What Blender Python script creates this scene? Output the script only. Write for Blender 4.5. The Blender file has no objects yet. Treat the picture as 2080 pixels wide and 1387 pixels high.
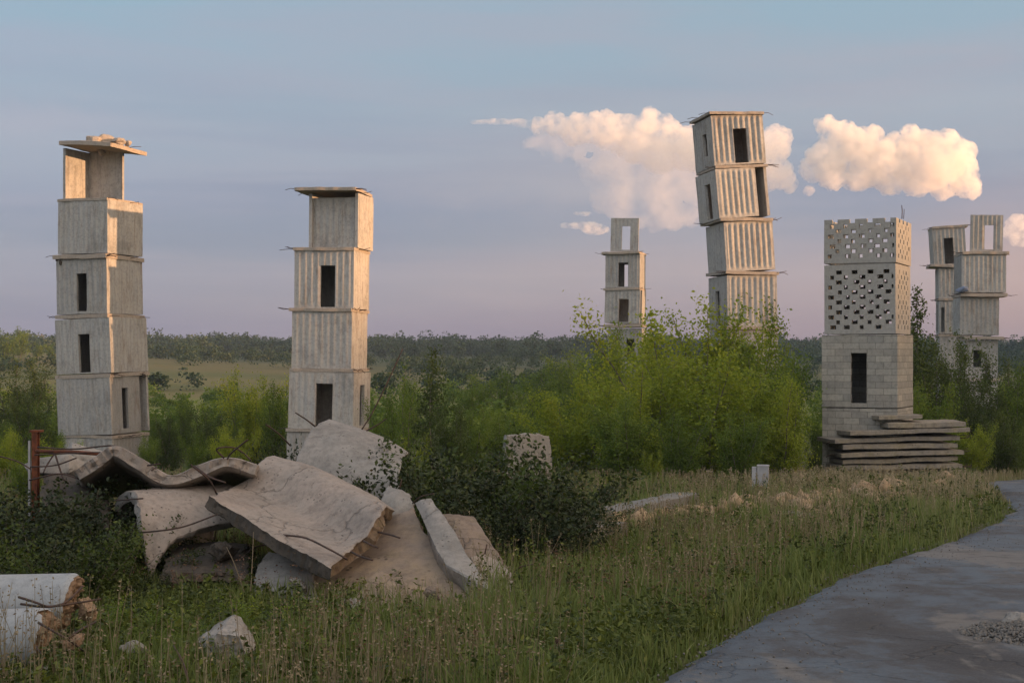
import bpy, bmesh, math, random
import numpy as np
from mathutils import Vector, Matrix, noise as mnoise
R = math.radians
random.seed(7)
RNG = np.random.default_rng(11)
scene = bpy.context.scene
COL = scene.collection

# ------------------------------------------------------------------ camera
F = 2889.0            # focal length in pixels of the 2080 px wide photograph
CZ = 4.2
HOR = 720.0
cam = bpy.data.cameras.new('camera'); cam.lens = 50; cam.sensor_width = 36
cam.shift_y = (HOR - 693.5) / 2080.0
cam.clip_end = 30000; cam.clip_start = 0.1
camo = bpy.data.objects.new('camera', cam); COL.objects.link(camo)
camo.location = (0, 0, CZ); camo.rotation_euler = (R(90), 0, 0)
scene.camera = camo

def P(px, py, Y):
    return np.array([(px - 1040.0) / F * Y, Y, CZ - (py - HOR) / F * Y])

# ------------------------------------------------------------------ helpers
def tag(o, label=None, cat=None, group=None, kind=None):
    if label: o['label'] = label
    if cat: o['category'] = cat
    if group: o['group'] = group
    if kind: o['kind'] = kind
    return o

def empty(name, loc=(0, 0, 0), rot=(0, 0, 0), parent=None):
    o = bpy.data.objects.new(name, None); COL.objects.link(o)
    o.empty_display_size = 0.2
    o.location = loc; o.rotation_euler = rot
    if parent: o.parent = parent
    return o

def link(me, name, mat=None, parent=None, smooth=True):
    if mat: me.materials.append(mat)
    if smooth and len(me.polygons):
        me.polygons.foreach_set('use_smooth', np.ones(len(me.polygons), bool))
    o = bpy.data.objects.new(name, me); COL.objects.link(o)
    if parent: o.parent = parent
    return o

def mesh_np(name, V, faces):
    """V (n,3); faces: list or (m,k) array"""
    me = bpy.data.meshes.new(name)
    if isinstance(faces, np.ndarray):
        m, k = faces.shape
        me.vertices.add(len(V)); me.vertices.foreach_set('co', np.asarray(V, np.float32).ravel())
        me.loops.add(m * k); me.loops.foreach_set('vertex_index', faces.astype(np.int32).ravel())
        me.polygons.add(m); me.polygons.foreach_set('loop_start', np.arange(0, m * k, k, dtype=np.int32))
        me.update(calc_edges=True)
    else:
        me.from_pydata([tuple(v) for v in V], [], [tuple(f) for f in faces]); me.update()
    return me

class MB:
    def __init__(s): s.v = []; s.f = []
    def add(s, V, Fc):
        b = len(s.v); s.v.extend([tuple(map(float, v)) for v in V]); s.f.extend([tuple(int(i) + b for i in f) for f in Fc])
    def box(s, c, d, rz=0.0):
        cx, cy, cz = c; dx, dy, dz = [q / 2 for q in d]; co, si = math.cos(rz), math.sin(rz)
        V = []
        for z in (-dz, dz):
            for x, y in ((-dx, -dy), (dx, -dy), (dx, dy), (-dx, dy)):
                V.append((cx + x * co - y * si, cy + x * si + y * co, cz + z))
        s.add(V, [(3, 2, 1, 0), (4, 5, 6, 7), (0, 1, 5, 4), (1, 2, 6, 5), (2, 3, 7, 6), (3, 0, 4, 7)])
    def tube(s, pts, r0, r1=None, n=6):
        pts = [np.array(p, float) for p in pts]; r1 = r0 if r1 is None else r1
        rings = []; m = len(pts)
        for i, p in enumerate(pts):
            t = pts[min(i + 1, m - 1)] - pts[max(i - 1, 0)]; t /= (np.linalg.norm(t) + 1e-9)
            a = np.array([0, 0, 1.0]) if abs(t[2]) < .9 else np.array([1.0, 0, 0])
            u = np.cross(t, a); u /= np.linalg.norm(u); w = np.cross(t, u)
            r = r0 + (r1 - r0) * i / max(m - 1, 1)
            rings.append([p + r * (math.cos(2 * math.pi * k / n) * u + math.sin(2 * math.pi * k / n) * w) for k in range(n)])
        V = [q for ring in rings for q in ring]; Fc = []
        for i in range(m - 1):
            for k in range(n):
                Fc.append((i * n + k, i * n + (k + 1) % n, (i + 1) * n + (k + 1) % n, (i + 1) * n + k))
        Fc.append(tuple(range(n))[::-1]); Fc.append(tuple((m - 1) * n + k for k in range(n)))
        s.add(V, Fc)
    def build(s, name, mat, parent=None, smooth=True):
        return link(mesh_np(name, s.v, s.f), name, mat, parent, smooth)

def nz(p, s=1.0, oct=3):
    return mnoise.fractal(Vector((p[0] * s, p[1] * s, p[2] * s)), 1.0, 2.0, oct)

def grid_solid(T, B, mask=None):
    """closed solid between the top grid T and the bottom grid B (nu,nv,3), cells where mask is True"""
    nu, nv = T.shape[:2]
    if mask is None: mask = np.ones((nu - 1, nv - 1), bool)
    V = np.concatenate([T.reshape(-1, 3), B.reshape(-1, 3)]); o = nu * nv
    idx = lambda i, j: i * nv + j
    Fc = []
    for i in range(nu - 1):
        for j in range(nv - 1):
            if not mask[i, j]: continue
            a, b, c, d = idx(i, j), idx(i + 1, j), idx(i + 1, j + 1), idx(i, j + 1)
            Fc.append((a, b, c, d)); Fc.append((d + o, c + o, b + o, a + o))
            if i == 0 or not mask[i - 1, j]: Fc.append((d, d + o, a + o, a))
            if i == nu - 2 or not mask[i + 1, j]: Fc.append((b, b + o, c + o, c))
            if j == 0 or not mask[i, j - 1]: Fc.append((a, a + o, b + o, b))
            if j == nv - 2 or not mask[i, j + 1]: Fc.append((c, c + o, d + o, d))
    used = np.zeros(len(V), bool)
    for f in Fc: used[list(f)] = True
    mp = np.cumsum(used) - 1
    return V[used], [tuple(int(mp[i]) for i in f) for f in Fc]

def fix_normals(me):
    bm = bmesh.new(); bm.from_mesh(me); bmesh.ops.recalc_face_normals(bm, faces=bm.faces); bm.to_mesh(me); bm.free()

def sharp(o, ang=32):
    me = o.data
    try:
        me.set_sharp_from_angle(angle=R(ang))
    except Exception: pass
    return o

# ------------------------------------------------------------------ materials
def srgb(r, g, b):
    f = lambda c: (c / 255 / 12.92) if c / 255 <= .04045 else ((c / 255 + .055) / 1.055) ** 2.4
    return (f(r), f(g), f(b), 1.0)

class NT:
    def __init__(s, tree): s.t = tree; s.t.nodes.clear()
    def n(s, typ, **kw):
        nd = s.t.nodes.new(typ)
        for k, v in kw.items():
            if k.startswith('i_'):
                key = k[2:]; key = int(key) if key.isdigit() else key.replace('_', ' ')
                nd.inputs[key].default_value = v
            else: setattr(nd, k, v)
        return nd
    def l(s, a, b): s.t.links.new(a, b)
    def math(s, op, a, b=None, clamp=False):
        nd = s.n('ShaderNodeMath', operation=op, use_clamp=clamp)
        for i, q in enumerate((a, b)):
            if q is None: continue
            if isinstance(q, (int, float)): nd.inputs[i].default_value = q
            else: s.l(q, nd.inputs[i])
        return nd.outputs[0]
    def mix(s, fac, a, b, mode='MIX'):
        nd = s.n('ShaderNodeMix', data_type='RGBA', blend_type=mode)
        for key, q in ((0, fac), (6, a), (7, b)):
            if isinstance(q, (int, float, tuple)): nd.inputs[key].default_value = q
            else: s.l(q, nd.inputs[key])
        return nd.outputs[2]
    def ramp(s, fac, stops):
        nd = s.n('ShaderNodeValToRGB'); e = nd.color_ramp.elements
        while len(e) < len(stops): e.new(0.5)
        for el, (p, c) in zip(e, stops): el.position = p; el.color = c if len(c) == 4 else (*c, 1)
        s.l(fac, nd.inputs[0]); return nd.outputs[0]
    def map(s, v, scale=(1, 1, 1), loc=(0, 0, 0)):
        nd = s.n('ShaderNodeMapping'); nd.inputs[1].default_value = loc; nd.inputs[3].default_value = scale
        s.l(v, nd.inputs[0]); return nd.outputs[0]
    def noise(s, v, scale, detail=4, rough=.6, dist=0):
        nd = s.n('ShaderNodeTexNoise'); nd.inputs['Scale'].default_value = scale
        nd.inputs['Detail'].default_value = detail; nd.inputs['Roughness'].default_value = rough; nd.inputs['Distortion'].default_value = dist
        s.l(v, nd.inputs['Vector']); return nd.outputs[0]

def newmat(name):
    m = bpy.data.materials.new(name); m.use_nodes = True
    return m, NT(m.node_tree)

def finish(nt, col, rough=.9, height=None, bstr=.4, bdist=.02, spec=.3):
    b = nt.n('ShaderNodeBsdfPrincipled'); o = nt.n('ShaderNodeOutputMaterial')
    if isinstance(col, tuple): b.inputs['Base Color'].default_value = col
    else: nt.l(col, b.inputs['Base Color'])
    if isinstance(rough, (int, float)): b.inputs['Roughness'].default_value = rough
    else: nt.l(rough, b.inputs['Roughness'])
    b.inputs['Specular IOR Level'].default_value = spec
    if height is not None:
        bp = nt.n('ShaderNodeBump'); bp.inputs['Strength'].default_value = bstr; bp.inputs['Distance'].default_value = bdist
        nt.l(height, bp.inputs['Height']); nt.l(bp.outputs[0], b.inputs['Normal'])
    nt.l(b.outputs[0], o.inputs[0]); return b

def coords(nt, rnd=True):
    tc = nt.n('ShaderNodeTexCoord').outputs['Object']
    if not rnd: return tc
    oi = nt.n('ShaderNodeObjectInfo')
    mul = nt.math('MULTIPLY', oi.outputs['Random'], 37.0)
    cb = nt.n('ShaderNodeCombineXYZ'); nt.l(mul, cb.inputs[0]); nt.l(mul, cb.inputs[1]); nt.l(mul, cb.inputs[2])
    ad = nt.n('ShaderNodeVectorMath', operation='ADD'); nt.l(tc, ad.inputs[0]); nt.l(cb.outputs[0], ad.inputs[1])
    return ad.outputs[0]

def concrete(name, base, dark, warm, streak=.5, scale=1.0, pits=.5, lichen=0.0, blocks=None, cracks=0.0):
    m, nt = newmat(name); v = coords(nt)
    n1 = nt.noise(v, 1.1 * scale, 8, .72); n2 = nt.noise(v, 9 * scale, 6, .75)
    n3 = nt.noise(nt.map(v, (5, 5, .35)), 1.6 * scale, 5, .7)
    c = nt.mix(nt.ramp(n1, [(.35, (0, 0, 0)), (.68, (1, 1, 1))]), base, warm)
    c = nt.mix(nt.math('MULTIPLY', nt.ramp(n3, [(.5, (0, 0, 0)), (.75, (1, 1, 1))]), streak), c, dark)
    c = nt.mix(nt.math('MULTIPLY', nt.ramp(n2, [(.46, (0, 0, 0)), (.70, (1, 1, 1))]), .6), c, dark)
    if lichen > 0:
        n4 = nt.noise(v, 3.1 * scale, 6, .7)
        c = nt.mix(nt.math('MULTIPLY', nt.ramp(n4, [(.55, (0, 0, 0)), (.66, (1, 1, 1))]), lichen), c, (.19, .16, .055, 1))
    if streak > .6:      # every cast panel has weathered to its own tone; rust and soot run down from the joints
        oi = nt.n('ShaderNodeObjectInfo'); c = nt.mix(nt.ramp(oi.outputs['Random'], [(0, (.45, .45, .45)), (.5, (0, 0, 0)), (1, (0, 0, 0))]), c, dark)
        n6 = nt.noise(nt.map(v, (2.2, 2.2, .5)), 1.1, 6, .75); c = nt.mix(nt.math('MULTIPLY', nt.ramp(n6, [(.54, (0, 0, 0)), (.68, (1, 1, 1))]), .6), c, (.17, .125, .09, 1))
        n7 = nt.noise(v, .7, 7, .75); c = nt.mix(nt.math('MULTIPLY', nt.ramp(n7, [(.52, (0, 0, 0)), (.66, (1, 1, 1))]), .45), c, (.12, .12, .11, 1))
    vo = nt.n('ShaderNodeTexVoronoi'); vo.inputs['Scale'].default_value = 13 * scale; nt.l(v, vo.inputs['Vector'])
    pit = nt.ramp(vo.outputs['Distance'], [(.10, (0, 0, 0)), (.24, (1, 1, 1))])
    pm = nt.math('MULTIPLY', nt.math('SUBTRACT', 1.0, pit), nt.ramp(nt.noise(v, 2.3 * scale, 2), [(.45, (0, 0, 0)), (.65, (1, 1, 1))]))
    c = nt.mix(nt.math('MULTIPLY', pm, pits), c, (.03, .026, .022, 1))
    h = nt.math('ADD', nt.math('MULTIPLY', n2, .6), nt.math('MULTIPLY', n1, .8))
    h = nt.math('SUBTRACT', h, nt.math('MULTIPLY', pm, pits))
    if cracks > 0:
        nn = nt.n('ShaderNodeTexNoise'); nn.inputs['Scale'].default_value = 2.6; nn.inputs['Detail'].default_value = 6; nt.l(v, nn.inputs['Vector'])
        wv = nt.n('ShaderNodeVectorMath', operation='MULTIPLY_ADD'); nt.l(nn.outputs[1], wv.inputs[0]); wv.inputs[1].default_value = (.6, .6, .6); nt.l(v, wv.inputs[2])
        vc = nt.n('ShaderNodeTexVoronoi', feature='DISTANCE_TO_EDGE'); vc.inputs['Scale'].default_value = 1.1; nt.l(wv.outputs[0], vc.inputs['Vector'])
        ck = nt.math('SUBTRACT', 1.0, nt.ramp(vc.outputs['Distance'], [(0, (0, 0, 0)), (.014, (1, 1, 1))]))
        ck = nt.math('MULTIPLY', ck, nt.ramp(nt.noise(v, .9, 3), [(.44, (0, 0, 0)), (.56, (1, 1, 1))]))
        c = nt.mix(nt.math('MULTIPLY', ck, cracks), c, (.03, .027, .024, 1)); h = nt.math('SUBTRACT', h, nt.math('MULTIPLY', ck, 2.0))
        st_ = nt.noise(v, .8, 7, .8); c = nt.mix(nt.math('MULTIPLY', nt.ramp(st_, [(.48, (0, 0, 0)), (.62, (1, 1, 1))]), .55), c, dark)
    if blocks:
        br = nt.n('ShaderNodeTexBrick'); tc = nt.n('ShaderNodeTexCoord').outputs['Object']
        sx = nt.n('ShaderNodeSeparateXYZ'); nt.l(tc, sx.inputs[0])
        cb = nt.n('ShaderNodeCombineXYZ'); nt.l(sx.outputs[0], cb.inputs[0]); nt.l(sx.outputs[2], cb.inputs[1])
        nt.l(cb.outputs[0], br.inputs['Vector']); br.inputs['Scale'].default_value = 1.0
        br.inputs['Brick Width'].default_value = blocks[0]; br.inputs['Row Height'].default_value = blocks[1]
        br.inputs['Mortar Size'].default_value = .008; br.inputs['Mortar Smooth'].default_value = .3
        br.inputs['Color1'].default_value = (.78, .78, .78, 1); br.inputs['Color2'].default_value = (1.12, 1.1, 1.06, 1)
        br.inputs['Mortar'].default_value = (.5, .49, .47, 1)
        c = nt.mix(1.0, c, br.outputs['Color'], 'MULTIPLY')
        h = nt.math('SUBTRACT', h, nt.math('MULTIPLY', br.outputs['Fac'], .8))
    finish(nt, c, .92, h, .55, .02)
    return m

M = {}
M['tower'] = concrete('weathered_concrete', (.375, .378, .368, 1), (.17, .168, .16, 1), (.41, .39, .345, 1), .7)
M['tower_pale'] = concrete('pale_concrete', (.40, .395, .38, 1), (.19, .185, .17, 1), (.43, .405, .36, 1), .65)
M['slab'] = concrete('slab_concrete', (.33, .30, .26, 1), (.14, .12, .10, 1), (.40, .33, .26, 1), .3, 1.4)
M['block'] = concrete('block_concrete', (.32, .315, .285, 1), (.17, .165, .145, 1), (.35, .325, .28, 1), .3, 1.0, .3, 0, (.5, .2))
M['lattice'] = concrete('lattice_block_concrete', (.32, .315, .295, 1), (.19, .185, .17, 1), (.35, .33, .29, 1), .25, 1.2, .3)
M['rubble'] = concrete('broken_concrete', (.27, .245, .215, 1), (.125, .105, .09, 1), (.34, .285, .24, 1), .12, 1.6, 1.0, 0, None, .3)
M['rubble_grey'] = concrete('grey_broken_concrete', (.245, .24, .222, 1), (.12, .115, .105, 1), (.31, .285, .255, 1), .15, 1.6, 1.0, 0, None, .3)
M['rubble_brown'] = concrete('stained_concrete', (.19, .155, .13, 1), (.08, .064, .054, 1), (.26, .205, .15, 1), .12, 1.6, 1.0, .25, None, .3)
M['rubble_ochre'] = concrete('ochre_stained_concrete', (.22, .18, .152, 1), (.10, .08, .068, 1), (.31, .235, .145, 1), .12, .9, 1.0, .2, None, .3)
M['break'] = concrete('fractured_concrete', (.145, .098, .066, 1), (.04, .03, .024, 1), (.22, .165, .105, 1), 0, 3.2, 1.0, .4)
M['aggregate'] = concrete('exposed_aggregate', (.22, .15, .098, 1), (.075, .05, .04, 1), (.30, .21, .13, 1), 0, 4, 1.0)
M['column'] = concrete('smooth_column_concrete', (.30, .325, .34, 1), (.17, .18, .185, 1), (.35, .36, .355, 1), .1, 2.4, .35)
M['stackslab'] = concrete('stacked_slab_concrete', (.215, .20, .18, 1), (.055, .05, .046, 1), (.29, .245, .17, 1), .1, .9, .9, .35)
M['rock'] = concrete('rock', (.20, .19, .17, 1), (.06, .058, .052, 1), (.32, .30, .27, 1), 0, 2.6, .7)
M['shade_grime'] = concrete('shade_grime_concrete', (.05, .046, .04, 1), (.018, .016, .014, 1), (.10, .08, .06, 1), 0, 2.5, .8)  # near-black: shade under the heap put into the colour, also dark joint lumps
M['kerb'] = concrete('kerb_concrete', (.16, .16, .15, 1), (.07, .07, .065, 1), (.20, .19, .17, 1), .1, 1.5, .6, .2)
M['gravelstone'] = concrete('gravel_stone', (.13, .125, .115, 1), (.06, .058, .054, 1), (.20, .19, .175, 1), 0, 9, .2)
M['sandstone'] = concrete('sandy_rock', (.30, .21, .125, 1), (.12, .085, .055, 1), (.38, .29, .18, 1), 0, 2.2, .5)

def simple(name, c1, c2, rough=.8, scale=6, spec=.3, bstr=.3):
    m, nt = newmat(name); v = coords(nt); n = nt.noise(v, scale, 5, .65)
    finish(nt, nt.mix(nt.ramp(n, [(.38, (0, 0, 0)), (.65, (1, 1, 1))]), c1, c2), rough, n, bstr, .01, spec); return m
M['rust'] = simple('rust', (.075, .028, .017, 1), (.19, .062, .026, 1), .85, 18)
M['darksteel'] = simple('dark_steel', (.035, .028, .024, 1), (.09, .05, .035, 1), .7, 20)
M['bark'] = simple('bark', (.09, .075, .06, 1), (.19, .165, .135, 1), .95, 9)
M['paint'] = simple('grey_paint', (.27, .275, .285, 1), (.36, .36, .365, 1), .6, 4)
M['tarp'] = simple('tarpaulin', (.10, .13, .19, 1), (.17, .20, .27, 1), .55, 5)

def foliage(name, stops, trans=.35, rough=.6):
    """leaf colours vary leaf by leaf through the 'tint' attribute, and from plant to plant"""
    m, nt = newmat(name)
    at = nt.n('ShaderNodeAttribute', attribute_name='tint')
    oi = nt.n('ShaderNodeObjectInfo')
    f = nt.math('ADD', nt.math('MULTIPLY', at.outputs['Fac'], .8), nt.math('MULTIPLY', oi.outputs['Random'], .2))
    c = nt.ramp(f, stops)
    d = nt.n('ShaderNodeBsdfPrincipled'); nt.l(c, d.inputs['Base Color']); d.inputs['Roughness'].default_value = rough
    d.inputs['Specular IOR Level'].default_value = .25
    t = nt.n('ShaderNodeBsdfTranslucent'); nt.l(nt.mix(1.0, c, (1.0, 1.0, .55, 1), 'MULTIPLY'), t.inputs[0])
    mx = nt.n('ShaderNodeMixShader'); mx.inputs[0].default_value = trans
    nt.l(d.outputs[0], mx.inputs[1]); nt.l(t.outputs[0], mx.inputs[2])
    o = nt.n('ShaderNodeOutputMaterial'); nt.l(mx.outputs[0], o.inputs[0]); return m
M['leaf_bright'] = foliage('bright_leaves', [(0, (.10, .15, .02)), (.4, (.225, .29, .034)), (.75, (.35, .385, .042)), (1, (.44, .38, .045))], .48)
M['leaf_mid'] = foliage('green_leaves', [(0, (.055, .095, .018)), (.5, (.13, .195, .032)), (1, (.25, .29, .038))], .45)
M['leaf_dark'] = foliage('dark_leaves', [(0, (.03, .048, .012)), (.5, (.065, .095, .022)), (1, (.125, .15, .03))])
M['leaf_bramble'] = foliage('bramble_leaves', [(0, (.012, .02, .008)), (.6, (.03, .043, .014)), (.9, (.065, .085, .02)), (1, (.10, .06, .03))], .15)
M['leaf_far'] = foliage('far_leaves', [(0, (.022, .045, .024)), (.5, (.042, .072, .03)), (.9, (.075, .10, .03)), (1, (.12, .11, .035))], .25)
M['leaf_sap'] = foliage('sapling_leaves', [(0, (.11, .14, .015)), (.6, (.19, .24, .025)), (1, (.26, .28, .035))])
M['grass'] = foliage('grass_blades', [(0, (.06, .09, .028)), (.4, (.115, .16, .042)), (.62, (.155, .19, .06)), (.85, (.21, .20, .11)), (1, (.29, .24, .165))], .25)
M['straw'] = foliage('dry_stems', [(0, (.12, .09, .055)), (.5, (.22, .18, .11)), (1, (.36, .30, .20))], .15)
M['weed'] = foliage('weed_leaves', [(0, (.03, .045, .012)), (.6, (.08, .105, .02)), (1, (.15, .17, .03))], .2)
# ------------------------------------------------------------------ terrain
SUN_AZ = R(77)          # measured from the direction towards the camera, to the right
SUN_EL = R(4.6)
SUN = Vector((math.sin(SUN_AZ) * math.cos(SUN_EL), -math.cos(SUN_AZ) * math.cos(SUN_EL), math.sin(SUN_EL)))

XL = np.array([(-40, -12), (0, -1.6), (4, -.3), (7.4, .66), (8.7, 1.16), (11, 2.1), (13.5, 3.15), (16, 4.4), (18.5, 5.75), (22, 7.55), (24.5, 8.7), (30, 10.3), (36, 11.9), (40, 13.4), (43, 16), (46, 22), (48, 32), (50, 60)], float)
XR = np.array([(-40, -6), (0, 4.5), (7.4, 6.8), (13.5, 9.4), (18.5, 12), (22, 13.8), (30, 16.6), (36, 19.5), (40, 24), (43, 34), (45, 60)], float)
PRO = np.array([(-60, 2.8), (0, 2.6), (7.4, 2.5), (12, 2.2), (18, 1.83), (30, 1.3), (45, .3), (62, -1.2), (100, -2.2), (200, -2.8), (300, -1.8), (450, 1.0), (640, 4.2), (720, 4.0), (1000, 0), (1600, -4)], float)

def smooth_interp(x, T):
    s = 0
    for d in (-1, -.5, 0, .5, 1):
        s = s + np.interp(x + d * (1 + .02 * np.abs(x)), T[:, 0], T[:, 1])
    return s / 5

def road_w(x, y):
    """1 on the road, 0 off it"""
    l = np.interp(y, XL[:, 0], XL[:, 1]); r = np.interp(y, XR[:, 0], XR[:, 1])
    return np.clip(np.minimum(x - l + .35, r - x + .35) / .5, 0, 1) * (y < 48) * (y > -39)

def zt(x, y, road=True):
    x = np.asarray(x, float); y = np.asarray(y, float)
    z = smooth_interp(y, PRO)
    far = np.clip((y - 40) / 200, 0, 1)
    bump = .05 * np.sin(x * 1.7 + 1.3 * np.sin(y * .9)) * np.sin(y * 1.3 + .7 * np.sin(x * 1.1)) + .07 * np.sin(x * .45 + 2) * np.sin(y * .38 + 1)
    bump = bump * np.clip((y + 5) / 10, 0, 1)
    w = road_w(x, y)
    z = z + bump * (1 - w)
    z = z + far * (.9 * np.sin(x * .021 + .6) * np.sin(y * .017) + .9 * np.sin(x * .008 + 1.5))
    z = z + 5.0 * np.exp(-((x + 150) / 70) ** 2 - ((y - 380) / 120) ** 2)
    # bank below the slab stack and the rocky edge between the scrub and the road
    z = z + .10 * np.exp(-((x - 9.3) / 2.6) ** 2 - ((y - 37.5) / 3.0) ** 2)
    if road: z = z - .10 * w
    return z

def zg(x, y): return float(zt(np.array([x]), np.array([y]))[0])

nx, ny = 210, 260
u = np.linspace(-1, 1, nx); gx = 5.0 * np.sinh(6.3 * u) / np.sinh(6.3) * 280
vv = np.linspace(-.82, 1, ny); gy = 10 + 5.0 * np.sinh(6.3 * vv) / np.sinh(6.3) * 290
X, Y = np.meshgrid(gx, gy, indexing='ij')
Z = zt(X, Y)
V = np.stack([X, Y, Z], -1).reshape(-1, 3)
I = np.arange(nx * ny).reshape(nx, ny)
FA = np.stack([I[:-1, :-1], I[1:, :-1], I[1:, 1:], I[:-1, 1:]], -1).reshape(-1, 4)

def ground_mat():
    m, nt = newmat('meadow_ground'); tc = nt.n('ShaderNodeTexCoord').outputs['Object']
    n1 = nt.noise(tc, .012, 5, .6); n2 = nt.noise(tc, .5, 6, .7); n3 = nt.noise(tc, 9, 4, .7)
    c = nt.ramp(n2, [(.3, (.045, .05, .018)), (.5, (.075, .085, .025)), (.7, (.13, .105, .055))])
    sx = nt.n('ShaderNodeSeparateXYZ'); nt.l(tc, sx.inputs[0])
    fy = nt.math('ADD', nt.math('MULTIPLY', sx.outputs[1], .001), nt.math('MULTIPLY', nt.math('SUBTRACT', n1, .5), .35))
    fields = nt.ramp(fy, [(.06, (.10, .12, .026)), (.12, (.21, .24, .045)), (.17, (.25, .26, .055)), (.21, (.24, .20, .075)), (.27, (.11, .13, .035)), (.34, (.16, .14, .05)), (.42, (.07, .085, .03)), (.6, (.05, .07, .025))])
    farm = nt.math('MULTIPLY', nt.math('SUBTRACT', sx.outputs[1], 70), .02, clamp=True)
    c = nt.mix(farm, c, nt.mix(.25, fields, c))
    c = nt.mix(nt.math('MULTIPLY', n3, .5), c, (.03, .028, .016, 1))
    finish(nt, c, .95, n3, .6, .05, .2); return m
M['ground'] = ground_mat()
ground = link(mesh_np('ground', V, FA), 'ground', M['ground'])
tag(ground, 'rough meadow ground falling away to fields and a wooded ridge', 'ground', kind='structure')

# ------------------------------------------------------------------ road
def road_mat():
    m, nt = newmat('worn_asphalt'); tc = nt.n('ShaderNodeTexCoord').outputs['Object']
    n1 = nt.noise(nt.map(tc, (1, .5, 1)), .45, 7, .7, .6); n2 = nt.noise(tc, 70, 3, .8); n3 = nt.noise(tc, 3.2, 7, .78); n4 = nt.noise(nt.map(tc, (1, .4, 1), (5, 2, 0)), .8, 6, .7, .4)
    c = nt.ramp(n1, [(.36, (.037, .038, .041)), (.44, (.057, .060, .066)), (.49, (.076, .095, .116)), (.56, (.086, .112, .138)), (.62, (.080, .081, .084)), (.7, (.056, .056, .058))])
    c = nt.mix(nt.math('MULTIPLY', nt.ramp(n4, [(.54, (0, 0, 0)), (.60, (1, 1, 1))]), .8), c, (.155, .145, .13, 1))
    c = nt.mix(nt.math('MULTIPLY', nt.ramp(n3, [(.5, (0, 0, 0)), (.62, (1, 1, 1))]), .65), c, (.045, .041, .038, 1))
    c = nt.mix(nt.math('MULTIPLY', nt.ramp(n2, [(.56, (0, 0, 0)), (.7, (1, 1, 1))]), .5), c, (.19, .18, .165, 1))
    nn = nt.n('ShaderNodeTexNoise'); nn.inputs['Scale'].default_value = 1.8; nn.inputs['Detail'].default_value = 6; nt.l(tc, nn.inputs['Vector'])
    w = nt.n('ShaderNodeVectorMath', operation='ADD'); nt.l(tc, w.inputs[0]); nt.l(nn.outputs[1], w.inputs[1])
    vo = nt.n('ShaderNodeTexVoronoi', feature='DISTANCE_TO_EDGE'); vo.inputs['Scale'].default_value = .9; nt.l(w.outputs[0], vo.inputs['Vector'])
    crack = nt.math('SUBTRACT', 1.0, nt.ramp(vo.outputs['Distance'], [(.0, (0, 0, 0)), (.022, (1, 1, 1))]))
    crack = nt.math('MULTIPLY', crack, nt.ramp(nt.noise(tc, .5, 3), [(.42, (0, 0, 0)), (.55, (1, 1, 1))]))
    c = nt.mix(nt.math('MULTIPLY', crack, .28), c, (.014, .013, .011, 1))
    h = nt.math('SUBTRACT', nt.math('ADD', nt.math('MULTIPLY', n2, .35), nt.math('MULTIPLY', n3, 1.2)), nt.math('MULTIPLY', crack, .7))
    finish(nt, c, .75, h, .7, .03, .35); return m
M['road'] = road_mat()
yy = np.concatenate([np.arange(-36, 0, 1.0), np.arange(0, 47.5, .12)])
rows = []
for y in yy:
    l = np.interp(y, XL[:, 0], XL[:, 1]); r = np.interp(y, XR[:, 0], XR[:, 1])
    l += .13 * nz((y * 1.1, 0, 3)) + .16 * nz((y * 3.3, 0, 9), 1, 4); r = max(r, l + 2)
    t = np.linspace(0, 1, 22) ** 1.15; xs = l + (r - l) * t
    zz = zt(xs, np.full_like(xs, y), road=False) + .012 + .03 * np.sin(np.pi * t) - .06 * (t == 0) - .06 * (t == 1)
    zz += .012 * np.array([nz((x * .6, y * .6, 1)) for x in xs])
    rows.append(np.stack([xs, np.full_like(xs, y), zz], -1))
rows = np.array(rows); n0, n1_ = rows.shape[:2]; I = np.arange(n0 * n1_).reshape(n0, n1_)
road = link(mesh_np('road', rows.reshape(-1, 3), np.stack([I[:-1, :-1], I[:-1, 1:], I[1:, 1:], I[1:, :-1]], -1).reshape(-1, 4)), 'road', M['road'])
tag(road, 'worn grey asphalt road curving away past the slab stack', 'road', kind='structure')

# ------------------------------------------------------------------ hill in the west that the low sun is setting behind
SHADE_Z = 5.7
hd = 600.0
sd = Vector((SUN.x, SUN.y)).normalized(); side = Vector((-sd.y, sd.x))
hc = Vector((0, 58)) + sd * hd
hx = np.linspace(-620, 1300, 340); hy = np.linspace(-150, 150, 24)
HV = []
for a in hx:
    top = SHADE_Z + hd * math.tan(SUN_EL) + 1.1 * nz((a * .02, 1, 0), 1, 2) + .9 * nz((a * .15, 5, 0), 1, 3)
    top += 26 * min(1, max(0, (a - 200) / 250)) ** 2
    for b in hy:
        p = hc + side * a + sd * b
        edge = max(0, 1 - (abs(a - 340) / 960) ** 8)
        k = math.exp(-(b / 62) ** 2) * edge
        HV.append((p.x, p.y, -8 + (top + 8) * k))
I = np.arange(len(hx) * len(hy)).reshape(len(hx), len(hy))
hill = link(mesh_np('hill', HV, np.stack([I[:-1, :-1], I[:-1, 1:], I[1:, 1:], I[1:, :-1]], -1).reshape(-1, 4)), 'hill', M['ground'])
tag(hill, 'low hill on the sunset side shading the foreground', 'hill', kind='structure')

# ------------------------------------------------------------------ sun and sky
EXPO = 1.18
sun = bpy.data.lights.new('sun', 'SUN'); sun.energy = 3.8; sun.angle = R(.6); sun.color = (1.0, .53, .25)
so = bpy.data.objects.new('sun', sun); COL.objects.link(so)
so.rotation_euler = SUN.to_track_quat('Z', 'Y').to_euler(); so.location = SUN * 100

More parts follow.
